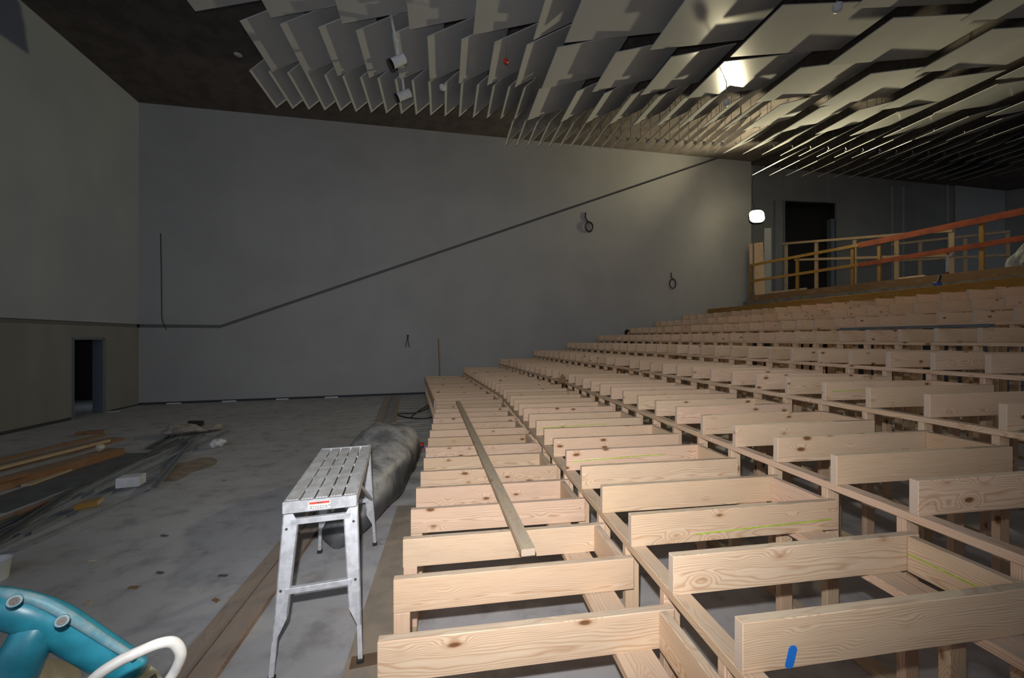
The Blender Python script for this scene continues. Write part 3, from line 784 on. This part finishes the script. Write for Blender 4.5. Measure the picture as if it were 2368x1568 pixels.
wall_curve([(943, 779, .03), (940, 790, .03), (938, 803, .03)], .012, 'wire_tail', 'short left wire tail below the black wall socket', 'wire')
wall_curve([(943, 779, .03), (944, 792, .03), (947, 803, .03)], .012, 'wire_tail', 'short right wire tail below the black wall socket', 'wire')
R = frame(V(), V((0, 0, 1)).cross(wn), V((0, 0, 1))).to_3x3()
mb = MB(); p = on_wall(943, 777, 0); mb.tube([p - wn * .0, p + wn * .03], .042, 14); tag(link('power_socket', mb.mesh('socket', 'black_rubber')), 'small black round socket on the side wall above two wire tails', 'socket')
mb = MB(); p = on_wall(985, 767, 0)
mb.tube([p, p + wn * .012], .06, 14); tag(link('cover_plate', mb.mesh('plate', 'wall')), 'small round grey cover plate on the side wall, right of the black socket', 'cover plate')
a = V((*on_wall(1016, 868, .12).xy, Z1)); b = on_wall(1013, 783, .1)
mb = MB(); mb.tube([a, b], .022, 8); tag(link('steel_rod', mb.mesh('rod', 'brown_board')), 'thin dark rod standing on the lowest tier against the side wall', 'rod')

# ------------------------------------------------------------------ trestle work platform
TAN = math.radians(16.0); al, ac = V((-math.sin(TAN), math.cos(TAN), 0)), V((math.cos(TAN), math.sin(TAN), 0))
TO = V((-1.405, 2.385, 0)); TL, TW, TH = 1.2, .425, 1.0
tr = thing('work_trestle', 'white aluminium folding trestle platform with slatted top, standing on the concrete', 'trestle', TO)
tr.rotation_euler = (0, 0, TAN)      # local x across, y away, z up
cz = TH
nsl = 5; g = .011; sw = (TW - .02 - g * (nsl - 1)) / nsl
top_empty = link('platform', MB().box((.012, TL / 2, cz - .035), (.024, TL, .07), None, .004).box((TW - .012, TL / 2, cz - .035), (.024, TL, .07), None, .004).mesh('platform', 'alu'), tr)
for i in range(nsl):
    x = .01 + sw / 2 + i * (sw + g); mb = MB(); mb.box((x, TL / 2, cz - .008), (sw, TL - .04, .014), None, .003)
    for k in range(4): mb.box((x - sw * .36 + sw * .24 * k, TL / 2, cz + .0005), (.006, TL - .05, .004))
    link('slat', mb.mesh('slat', 'alu_top'), tr)
for k in range(4): link('bridge', MB().box((TW / 2, .25 + .235 * k, cz - .022), (TW - .04, .035, .012)).mesh('bridge', 'alu'), tr)
cap = link('end_cap', MB().box((TW / 2, -.004, cz - .034), (TW, .026, .072), None, .004).mesh('end_cap', 'alu'), tr)
link('end_cap', MB().box((TW / 2, TL + .004, cz - .034), (TW, .026, .072), None, .004).mesh('end_cap', 'alu'), tr)
lbx = TW * .49; y0 = -.0185
lab = link('warning_label', MB().box((lbx, y0, cz - .033), (.125, .001, .048)).mesh('label', 'label_white'), tr); lab['label'] = 'red and white warning sticker'
link('red_band', MB().box((lbx, y0 - .001, cz - .0185), (.115, .001, .014)).mesh('band', 'label_red'), lab)
mb = MB()
for r_ in range(2):
    x = lbx - .055
    while x < lbx + .05:
        w_ = random.uniform(.006, .016); mb.box((x + w_ / 2, y0 - .001, cz - .040 - r_ * .010), (w_, .001, .0035)); x += w_ + .004
mb.box((lbx - .007, y0 - .0016, cz - .0185), (.012, .001, .008)).box((lbx + .010, y0 - .0016, cz - .0185), (.014, .001, .006))
link('fine_print', mb.mesh('print', 'label_ink'), lab)
def leg_frame(y, ydir, near):
    # ydir -1: near end. legs splay outwards along y and slightly sideways
    for sx, x in ((-1, .035), (1, TW - .035)):
        tp = V((x, y, cz - .075)); ft = V((x + sx * .045, y + ydir * .15, .0)); md = tp.lerp(ft, .62); kk = (ft - tp).normalized()
        outer = MB()
        w = .078 if near else .06
        # channel: web and two flanges with an angled lower cut on the inside
        xi = -sx
        def lp_(t, dx, dy): q = tp.lerp(ft, t); return V((q.x + dx, q.y + dy, q.z))
        outer.prism([lp_(0, sx * .038, 0), lp_(0, -sx * .01, 0), lp_(.07, -sx * .05, 0), lp_(.64, -sx * .036, 0), lp_(.76, sx * .012, 0), lp_(.76, sx * .034, 0)], V((0, .007, 0)))
        outer.prism([lp_(0, sx * .038, 0), lp_(.76, sx * .034, 0), lp_(.76, sx * .028, 0), lp_(0, sx * .032, 0)], V((0, .035, 0)))
        outer.prism([lp_(.07, -sx * .05, 0), lp_(.64, -sx * .036, 0), lp_(.64, -sx * .030, 0), lp_(.07, -sx * .044, 0)], V((0, .035, 0)))
        outer.prism([lp_(.02, -sx * .004, -.004), lp_(.7, sx * .004, -.004), lp_(.7, sx * .012, -.004), lp_(.02, sx * .008, -.004)], V((0, .006, 0)))
        lg_ = link('leg', outer.mesh('leg', 'alu'), tr)
        inner = MB(); inner.bar(tp.lerp(ft, .25) + V((sx * .022, .016, 0)), tp.lerp(ft, .975) + V((sx * .022, .016, 0)), .024, .028, V((0, 1, 0)), .002); link('leg_extension', inner.mesh('ext', 'alu'), lg_)
        fo = MB(); q = tp.lerp(ft, .975) + V((sx * .022, .016, 0)); fo.box((q.x, q.y, .016), (.042, .036, .032), None, .005); link('rubber_foot', fo.mesh('foot', 'black_rubber'), lg_)
        rv = MB()
        for tt in (.1, .47): q = tp.lerp(ft, tt); rv.tube([q + V((sx * .01, -.002, 0)), q + V((sx * .01, -.010, 0))], .008, 10)
        link('rivet', rv.mesh('rivet', 'steel'), lg_)
    for zz, tt in ((cz - .135, .065), (.46, .485)):
        tp0 = V((.035, y, cz - .075)); ft0 = V((-.01, y + ydir * .15, 0)); q0 = tp0.lerp(ft0, tt); x0 = q0.x
        link('rung', MB().box((TW / 2, q0.y + .012, q0.z), (TW - 2 * x0 - .02, .030, .036), None, .003).mesh('rung', 'alu'), tr)
leg_frame(.02, -1, True); leg_frame(TL - .05, 1, False)
for sx, x in ((-1, .008), (1, TW - .008)):
    link('side_brace', MB().bar(V((x, .35, cz - .07)), V((x + sx * .02, TL + .02, cz - .52)), .022, .008).mesh('brace', 'alu'), tr)

# ------------------------------------------------------------------ dusty black bag behind the trestle
secs = [(3.70, -1.62, .05, .05), (3.76, -1.62, .17, .13), (3.9, -1.63, .26, .21), (4.2, -1.64, .33, .28), (4.6, -1.66, .38, .325), (5.0, -1.69, .43, .36), (5.4, -1.725, .465, .385), (5.75, -1.75, .45, .38), (6.0, -1.77, .37, .32), (6.14, -1.79, .22, .2), (6.18, -1.79, .06, .06)]
def lerp_sec(k):
    for a, b in zip(secs, secs[1:]):
        if k <= b[0]:
            f_ = (k - a[0]) / (b[0] - a[0]); return [a[i] + (b[i] - a[i]) * f_ for i in range(4)]
    return secs[-1]
mb = MB(); rings = []
rnd = random.Random(4); waves = [(rnd.uniform(2, 9), rnd.randint(1, 7), rnd.uniform(0, 6), rnd.uniform(.004, .014)) for _ in range(14)]
ny = 60
for i in range(ny + 1):
    f_ = i / ny; yv = 3.70 + (6.18 - 3.70) * (.5 - .5 * math.cos(PI * f_)) * .6 + (6.18 - 3.70) * f_ * .4
    _, cx_, rx, rz = lerp_sec(yv); cx_ -= .05; ring_ = []
    for k in range(48):
        a = 2 * PI * k / 48; c_, s_ = math.cos(a), math.sin(a)
        e_ = .82; rr_ = 1 + sum(am * math.sin(fr_ * yv + mk * a + ph_) for fr_, mk, ph_, am in waves) * (1 if rz > .15 else .3)
        x = cx_ + rx * math.copysign(abs(c_) ** e_, c_) * rr_; z = rz + rz * math.copysign(abs(s_) ** e_, s_) * rr_
        ring_.append(mb.bm.verts.new(V((x, yv, max(.001, z)))))
    rings.append(ring_)
mb.loft(rings)
tag(link('plastic_bag', mb.mesh('plastic_bag', 'dusty_black', True)), 'large dusty black plastic bag lying on the concrete behind the trestle', 'bag')
p = at(973, 1037)
o = thing('drink_can', 'small red and blue can on the floor behind the black bag', 'can', p)
mb = MB(); mb.lathe([(.05, 0), (.058, .01), (.058, .09), (.05, .10)], (0, 0, .0), 16); link('body', mb.mesh('body', 'red_plastic', True), o)
mb = MB(); mb.lathe([(.0595, .02), (.0595, .05)], (0, 0, 0), 16); link('blue_band', mb.mesh('band', 'blue_plastic', True), o)

# black cables looped on the floor by the tier end
mb = MB(); z = .015
pts = [at(1000, 962, .05), at(975, 968, z), at(945, 966, z), at(917, 959, z), at(930, 956, z), at(960, 955, z), at(985, 946, .03), V((*at(1002, 938, .05).xy, .12))]
pts[0] = V((pts[0].x, pts[0].y, .02))
def smooth(pts, n=6):
    out = []
    P = [pts[0]] + pts + [pts[-1]]
    for i in range(1, len(P) - 2):
        for k in range(n):
            t_ = k / n; a, b, c, d = P[i - 1], P[i], P[i + 1], P[i + 2]
            out.append(.5 * ((2 * b) + (c - a) * t_ + (2 * a - 5 * b + 4 * c - d) * t_ * t_ + (3 * b - a - 3 * c + d) * t_ ** 3))
    out.append(pts[-1]); return out
mb.tube(smooth(pts), .018, 8); tag(link('cable', mb.mesh('cable', 'cable', True)), 'black cable looped on the floor beside the far end of the lowest tier', 'cable')
mb = MB(); mb.tube(smooth([V((*at(1003, 930).xy, .012)), at(975, 946, .012), at(955, 961, .012), at(950, 967, .012)]), .016, 8)
tag(link('cable', mb.mesh('cable', 'cable', True)), 'black cable running straight to the far end of the lowest tier', 'cable')

# ------------------------------------------------------------------ setting-out planks and sheets on the floor
def floor_plank(p0, p1, wid, thk, m, label, name='plank', z=0.0, cat='plank', group=None):
    a, b = at(*p0, thk + z), at(*p1, thk + z); d = b - a; d.z = 0
    return tag(link(name, lumber(d.length, thk, wid, m, .002), None, frame(V((a.x, a.y, z + thk / 2 + .001)), d)), label, cat, group)
def world_plank(a, b, wid, thk, m, label, name='plank', cat='plank'):
    a, b = V((*a, 0)), V((*b, 0)); return tag(link(name, lumber((b - a).length, thk, wid, m, .002), None, frame(V((a.x, a.y, thk / 2 + .001)), b - a)), label, cat)
world_plank((-1.70, 1.6), (-2.13, 4.35), .15, .045, 'floor_plank', 'dusty brown floor plank passing under the trestle, right of a pair')
world_plank((-1.87, 1.6), (-2.32, 4.45), .13, .018, 'floor_plank', 'thin dusty floor plank passing under the trestle, left of a pair')
for off, lab in ((0, 'left'), (.32, 'right')):
    a = at(853 + off * 60, 1005); 
    world_plank((-2.75 + off, 6.4), (-3.12 + off, 9.1), .14, .03, 'pine_dull', '%s pale floor strip behind the black bag' % lab)
    world_plank((-3.12 + off, 9.15), (-4.28 + off, 13.55), .14, .03, 'pine_dull', '%s pale floor strip running to the side wall' % lab)
# thin tan strip on the floor beside the lowest tier
a = origin(1) - nA * .17; 
mb = MB(); mb.box((3.3, 0, .003), (2.9, .30, .006)); p = a
tag(link('tan_strip', mb.mesh('sheet', 'tan_sheet'), None, frame(V((p.x, p.y, .001)) , dA)), 'thin tan strip lying along the foot of the lowest tier', 'board')
p = at(868, 1528); mb = MB(); mb.box((0, 0, .004), (.16, .1, .006)); 
tag(link('timber_offcut', mb.mesh('offcut', 'brown_board'), None, frame(at(842, 1530, 0), V((1, .25, 0)))), 'small thin brown offcut on the floor beside the trestle right foot', 'offcut')

# ------------------------------------------------------------------ offcut heap on the left of the floor
def stick(p0, p1, wid, thk, m, label, z=0.0, cat='timber', name='timber_length', group='timber heap by the stage end wall'):
    return floor_plank(p0, p1, wid, thk, m, label, name, z, cat, group)
stick((-60, 1075), (241, 1003), .09, .045, 'red_timber', 'orange-brown timber at the back of the heap, nearest the end wall')
stick((-60, 1092), (268, 1012), .34, .045, 'red_timber', 'wide brown board at the middle of the timber heap')
stick((-60, 1126), (268, 1036), .30, .12, 'red_timber', 'thick red-brown beam at the front of the timber heap')
stick((-60, 1094), (252, 1016), .07, .045, 'pine_dull', 'pale brown batten lying on top of the wide brown board', .046)
stick((177, 1000), (243, 994), .20, .06, 'red_timber', 'short orange block at the far end of the timber heap')
stick((60, 1120), (156, 1085), .12, .03, 'pine_dull', 'thin cream strip lying just in front of the thick red-brown beam')
stick((-30, 1212), (128, 1150), .09, .04, 'red_timber', 'thin orange timber lying among the steel channels')
stick((-40, 1118), (60, 1092), .10, .05, 'red_timber', 'short brown board lying on the thick beam at the left edge', .121)
def channel(p0, p1, wid, hgt, label, z=0.0, m='galv', group='steel channels on the floor'):
    a, b = at(*p0, z), at(*p1, z); d = b - a; d.z = 0; l = d.length
    mb = MB(); mb.box((l / 2, 0, .002), (l, wid, .003)); mb.box((l / 2, -wid / 2, hgt / 2), (l, .003, hgt)); mb.box((l / 2, wid / 2, hgt / 2), (l, .003, hgt))
    return tag(link('steel_channel', mb.mesh('steel_channel', m), None, frame(V((a.x, a.y, z + .002)), d)), label, 'metal channel', group)
a, b = at(-60, 1190), at(330, 1048); d = b - a; d.z = 0
tag(link('metal_sheet', MB().box((d.length / 2, 0, .004), (d.length, .62, .006)).mesh('sheet', 'galv_dark'), None, frame(V((a.x, a.y, .001)), d)), 'long flat dark grey metal sheet beside the timber heap', 'metal sheet')
channel((-40, 1285), (536, 996), .09, .04, 'long grey steel channel reaching furthest right of the pile')
channel((-40, 1262), (470, 1010), .09, .04, 'long grey steel channel, second in from the open floor')
channel((-40, 1240), (420, 1016), .09, .04, 'long grey steel channel, third in from the open floor', 0, 'galv_dark')
channel((30, 1277), (360, 1133), .06, .03, 'bright narrow steel channel along the front edge of the pile')
channel((356, 1130), (448, 1018), .07, .03, 'short steel channel lying crosswise over the pile', .045)
channel((-30, 1268), (157, 1144), .08, .03, 'dark steel channel lying askew at the left of the pile', .045, 'galv_dark')
channel((60, 1240), (300, 1118), .09, .04, 'grey steel channel lying under the foam block', 0)
channel((345, 1040), (400, 1010), .10, .04, 'short dark steel channel at the far side of the pile', 0, 'galv_dark')
channel((346, 1052), (470, 1006), .08, .04, 'grey steel channel ending by the crumpled rags', .003, 'galv_dark')
p = at(303, 1122, .05)
tag(link('foam_block', MB().box((0, 0, .065), (.25, .17, .13), None, .006).mesh('foam_block', 'foam'), None, Matrix.Translation(V((p.x, p.y, .046))) @ Matrix.Rotation(.35, 4, 'Z')), 'white foam block resting on the steel channels', 'block')
p = at(205, 1176, .05)
tag(link('timber_offcut', lumber(.20, .06, .14, 'yellow_timber'), None, frame(V((p.x - .13, p.y, .078)), V((.9, .4, .1)))), 'short tan timber block lying on the steel channels', 'offcut')
blob('rag', V((*at(420, 1006).xy, 0)), .26, 'rag', 'crumpled beige rag at the far end of the steel pile', 'rag', 11, .35, (1.6, 1, .45))
blob('rag', V((*at(482, 997).xy, 0)), .17, 'rag', 'smaller pale rag right of the black roller at the pile end', 'rag', 12, .35, (1.5, 1, .45))
blob('paper_ball', V((*at(502, 1036).xy, 0)), .105, 'paper', 'crumpled white paper ball on the floor right of the channels', 'paper', 13, .25, (1.1, 1, .8))
blob('foam_lump', V((*at(232, 1062).xy, .13)), .06, 'cream', 'small cream lump on the end of the thick beam', 'offcut', 14, .2)
mb = MB(); p = at(452, 1000); mb.tube([V((p.x - .13, p.y, .19)), V((p.x + .13, p.y + .02, .19))], .06, 12); mb.cyl(V((p.x, p.y, 0)), V((p.x, p.y, .15)), .02, 8)
tag(link('paint_roller', mb.mesh('roller', 'black_rubber')), 'small black roller lying on the rags at the pile end', 'roller')
p = at(425, 1001); mb = MB(); mb.lathe([(.07, 0), (.1, .16), (.105, .16), (.09, .13), (.02, .12)], (p.x, p.y, .0), 16)
tag(link('tub', mb.mesh('tub', 'wall')), 'small grey tub among the crumpled rags', 'tub')
sd_ = blob('sawdust', V((*at(430, 1082).xy, .001)), .36, 'sawdust', 'patch of tan sawdust on the floor beside the steel channels', 'sawdust', 31, .3, (.8, 1.3, .008)); sd_['kind'] = 'stuff'; sd_.rotation_euler = (0, 0, .35)
mb = MB(); p = at(14, 1352)
mb.lathe([(.001, .001), (.09, 0), (.105, .15), (.112, .16), (.10, .16), (.085, .02)], (p.x - .185, p.y + .05, 0), 24)
tag(link('bucket', mb.mesh('bucket', 'white_plastic', True)), 'pale bucket on the floor at the left, above the saw', 'bucket')
# pale packers along the side wall foot
for i, (x0, x1, y) in enumerate(((388, 420, 934), (515, 547, 927), (640, 668, 922), (752, 782, 918))):
    a, b = [V((*on_wall(xx, 900, .05).xy, 0)) for xx in (x0, x1)]
    tag(link('timber_offcut', lumber((b - a).length, .04, .06, 'white_plastic'), None, frame(V((a.x, a.y, .021)), V((b.x - a.x, b.y - a.y, 0)))), '%s pale packer from the left along the foot of the side wall' % nth(i + 1), 'packer', 'pale packers at the wall foot')
a, b = at(200, 955), at(275, 952)
tag(link('timber_offcut', lumber((b - a).length, .02, .10, 'white_plastic'), None, frame(V((a.x, a.y, .011)), V((b.x - a.x, b.y - a.y, 0)))), 'pale strip lying on the floor in front of the doorway', 'packer')
# litter: small splinters and scraps on the open floor
rnd = random.Random(21)
for i, (x, y) in enumerate(((520, 1112), (515, 1333), (215, 1297), (310, 1360), (370, 1326), (205, 1395), (500, 1390), (380, 1240), (572, 1022), (455, 1073))):
    p = at(x, y); s_ = rnd.uniform(.5, 1)
    tag(link('wood_chip', MB().box((0, 0, .005), (.09 * s_, .025, .008)).mesh('chip', ['brown_board', 'galv_dark', 'pine_dull'][i % 3]), None, Matrix.Translation(V((p.x, p.y, .001))) @ Matrix.Rotation(rnd.uniform(-.5, .5), 4, 'Z')),
        ['dark scrap on the open floor right of the pile', 'brown chip lying left of the floor planks', 'dark sliver on the floor below the pile', 'brown sliver on the floor above the saw handle', 'pale chip on the open floor left of the trestle, higher one',
         'brown sliver just above the saw', 'grey scrap beside the left floor plank', 'dark sliver in the middle of the open floor', 'brown chip beyond the paper ball', 'pale chip right of the crosswise channel'][i], 'scrap', 'scraps on the open floor')

# ------------------------------------------------------------------ circular saw at lower left, resting on a sawhorse
def P(x, y, Y): return atY(x, y, Y)
saw = thing('circular_saw', 'teal circular saw with a looped handle and white cord at the lower left', 'power tool', (-.75, .62, 1.22))
SL = V(saw.location)
def spart(name, mb, m, smooth=True, parent=saw, label=None):
    o = link(name, mb.mesh(name, m, smooth), parent)
    if label: o['label'] = label
    return o
def strip(name, pix, thick, m, depth=None, parent=saw):
    pts = [P(x, y, Y) - SL for x, y, Y in pix]
    mb = MB(); mb.tube(smooth(pts, 8), thick if not isinstance(thick, list) else [thick[min(int(i / 8), len(thick) - 1)] + (thick[min(int(i / 8) + 1, len(thick) - 1)] - thick[min(int(i / 8), len(thick) - 1)]) * (i % 8) / 8 for i in range(8 * (len(pts) - 1) + 1)], 16)
    return spart(name, mb, m, True, parent)
# upper handle bow
hd = strip('handle', [(-130, 1392, .62), (-40, 1398, .63), (40, 1412, .64), (120, 1440, .66), (190, 1482, .68), (260, 1525, .70), (306, 1552, .712), (318, 1560, .714), (322, 1563, .714)], [.026, .027, .028, .029, .028, .027, .025, .018, .008], 'teal')
# rear grip leg going down
strip('grip', [(95, 1440, .655), (70, 1482, .64), (45, 1530, .63), (10, 1590, .62), (-40, 1660, .62)], [.030, .029, .031, .035, .04], 'teal')
strip('front_yoke', [(-60, 1400, .66), (-90, 1480, .70), (-70, 1600, .72)], [.03, .035, .04], 'teal')
# scuffed seam along the top of the handle
strip('seam', [(-60, 1366, .628), (20, 1374, .632), (100, 1394, .645), (170, 1432, .66), (240, 1478, .682), (312, 1522, .70)], [.006, .008, .008, .008, .007, .006], 'teal_scuffed')
for i, (x, y, Y) in enumerate(((33, 1390, .625), (143, 1436, .645))):
    c = P(x, y, Y) - SL; vdir = (V((0, 0, EYE)) - (c + SL)).normalized()
    mb = MB(); mb.tube([c + vdir * .012, c + vdir * .024], [.0095, .0085], 14); s_ = spart('screw_boss', mb, 'teal_scuffed')
    mb = MB(); mb.tube([c + vdir * .0235, c + vdir * .0255], .0058, 12); spart('screw', mb, 'screw_dark', True, s_)
# motor housing and blade guard below
mb = MB(); c0, c1 = P(95, 1640, .80) - SL, P(-60, 1640, .70) - SL
mb.tube([c0, c0.lerp(c1, .1), c0.lerp(c1, .9), c1], [.055, .075, .08, .06], 24); spart('motor', mb, 'cream')
mb = MB(); c = V((.02, .07, .075)); mb.tube([c + V((-.03, .02, 0)), c + V((.03, -.02, 0))], .095, 28); spart('blade_guard', mb, 'cream')
spart('sole_plate', MB().box((.0, .02, .004), (.30, .16, .006), None, .002), 'steel', False)
spart('body', MB().box((-.03, .0, .09), (.13, .12, .17), None, .03), 'teal')
mb = MB(); pts = [(325, 1575, .70), (285, 1558, .63), (225, 1568, .59)]
cord = [P(160, 1640, .58), P(215, 1572, .585), P(265, 1535, .60), P(320, 1508, .62), P(370, 1488, .64), P(402, 1487, .655), P(418, 1512, .665), P(408, 1545, .67), P(385, 1580, .67), P(355, 1610, .69), P(340, 1600, .71)]
mb.tube(smooth([p - SL for p in cord], 8), .0083, 14); spart('cord', mb, 'cord_white')
mb = MB(); mb.tube(smooth([P(336, 1578, .70) - SL, P(342, 1590, .70) - SL, P(346, 1625, .70) - SL], 6), [.016 - .0003 * i for i in range(13)], 12); spart('cord_guard', mb, 'black_rubber')
sh = thing('sawhorse', 'timber sawhorse carrying the teal saw just outside the picture at lower left', 'sawhorse', (-.90, .60, 0))
link('top_beam', lumber(.9, .045, .24, 'pine_dull'), sh, frame(V((-.45, 0, 1.195)), V((1, 0, 0))))
for sx in (-1, 1):
    for sy in (-1, 1):
        a, b = V((sx * .36, sy * .05, 1.17)), V((sx * .40, sy * .22, .0)); link('leg', lumber((b - a).length, .07, .035, 'pine_dull'), sh, frame(b + V((0, 0, .0)), a - b, V((1, 0, 0))))

# ------------------------------------------------------------------ man crouching between the upper tiers
def skin_body(name, verts, edges, radii, m, parent=None, lv=2):
    me = bpy.data.meshes.new(name); me.from_pydata([V(v) for v in verts], edges, []); me.materials.append(M[m])
    o = link(name, me, parent); sk_ = o.modifiers.new('skin', 'SKIN'); sk_.use_smooth_shade = True
    for i, r in enumerate(radii): me.skin_vertices[0].data[i].radius = (r, r)
    me.skin_vertices[0].data[0].use_root = True
    sd = o.modifiers.new('sub', 'SUBSURF'); sd.levels = sd.render_levels = lv
    return o
hp = atY(1452, 770, 15.75)
man = thing('person', 'person with short dark hair crouching among the upper tiers beside the side wall', 'person', (hp.x, hp.y, 1.65))
z0 = 0.0; hz = hp.z - 1.65
bv = [(0, .05, .18), (.0, .02, .34), (.0, -.03, hz - .20), (0, -.02, hz - .11), (0, -.02, hz - .04),
      (.09, .05, .18), (.12, -.14, .30), (.11, .02, .05), (.11, -.10, .03), (-.09, .05, .18), (-.12, -.14, .30), (-.11, .02, .05), (-.11, -.10, .03),
      (.13, -.03, hz - .22), (.17, -.10, hz - .34), (.08, -.24, .26), (.05, -.30, .22), (-.13, -.03, hz - .22), (-.17, -.10, hz - .34), (-.08, -.24, .26), (-.05, -.30, .22)]
be = [(0, 1), (1, 2), (2, 3), (3, 4), (0, 5), (5, 6), (6, 7), (7, 8), (0, 9), (9, 10), (10, 11), (11, 12), (2, 13), (13, 14), (14, 15), (15, 16), (2, 17), (17, 18), (18, 19), (19, 20)]
br = [.12, .12, .11, .05, .06, .08, .06, .045, .035, .08, .06, .045, .035, .055, .045, .035, .03, .055, .045, .035, .03]
skin_body('body', bv, be, br, 'jacket', man)
def sphere_part(name, c, r, m, parent, sq=(1, 1, 1)):
    bm = bmesh.new(); bmesh.ops.create_uvsphere(bm, u_segments=20, v_segments=14, radius=1)
    for v in bm.verts: v.co = V((v.co.x * r * sq[0], v.co.y * r * sq[1], v.co.z * r * sq[2])) + V(c)
    me = bpy.data.meshes.new(name); bm.to_mesh(me); bm.free(); me.materials.append(M[m])
    for p in me.polygons: p.use_smooth = True
    return link(name, me, parent)
head = sphere_part('head', (0, 0, hz), .115, 'skin', man, (.85, 1, 1.1))
sphere_part('hair', (-.015, .012, hz + .022), .122, 'hair', head, (.92, 1.0, 1.0))
sphere_part('nose', (.075, -.07, hz - .03), .022, 'skin', head)
for sx in (.02, .08): sphere_part('eye', (sx, -.10 + (sx - .02) * .4, hz + .0), .011, 'hair', head)
for sx in (-1, 1): sphere_part('ear', (sx * .1, .01, hz - .01), .03, 'skin', head, (.4, .8, 1.1))

# ------------------------------------------------------------------ light
fl = bpy.data.lights.new('camera_flash', 'SPOT'); fl.energy = 760; fl.color = (1.0, .98, .98); fl.spot_size = math.radians(126); fl.spot_blend = 1.0; fl.shadow_soft_size = .025
fo = bpy.data.objects.new('camera_flash', fl); C.objects.link(fo); fo.location = (-.06, -.02, EYE + .27); fo.rotation_euler = (math.radians(90), 0, 0)
wl = bpy.data.lights.new('work_lamp_light', 'SPOT'); wl.energy = 1650; wl.color = (1, .87, .52); wl.spot_size = math.radians(176); wl.spot_blend = .6; wl.shadow_soft_size = .16
wo = bpy.data.objects.new('work_lamp_light', wl); C.objects.link(wo); wo.location = LP + ldir * .22
wo.rotation_euler = (-ldir).to_track_quat('Z', 'Y').to_euler()
gl = bpy.data.lights.new('work_lamp_spill', 'POINT'); gl.energy = 42; gl.color = (1, .88, .58); gl.shadow_soft_size = .25
go = bpy.data.objects.new('work_lamp_spill', gl); C.objects.link(go); go.location = LP + ldir * .30
W = bpy.data.worlds.new('world'); S.world = W; W.use_nodes = True
W.node_tree.nodes['Background'].inputs[0].default_value = (.65, .74, .89, 1); W.node_tree.nodes['Background'].inputs[1].default_value = .95

cam = bpy.data.cameras.new('camera'); co = bpy.data.objects.new('camera', cam); C.objects.link(co)
co.location = (0, 0, EYE); co.rotation_euler = (math.radians(90), 0, 0)
cam.sensor_width = 36; cam.lens = 36 * F / 2368; cam.clip_start = .02; cam.clip_end = 200
S.camera = co
S.view_settings.view_transform = 'Standard'; S.view_settings.look = 'None'; S.view_settings.gamma = 1; S.view_settings.exposure = 0
S.view_settings.use_curve_mapping = False
S.cycles.use_denoising = True
S.cycles.sample_clamp_indirect = 4
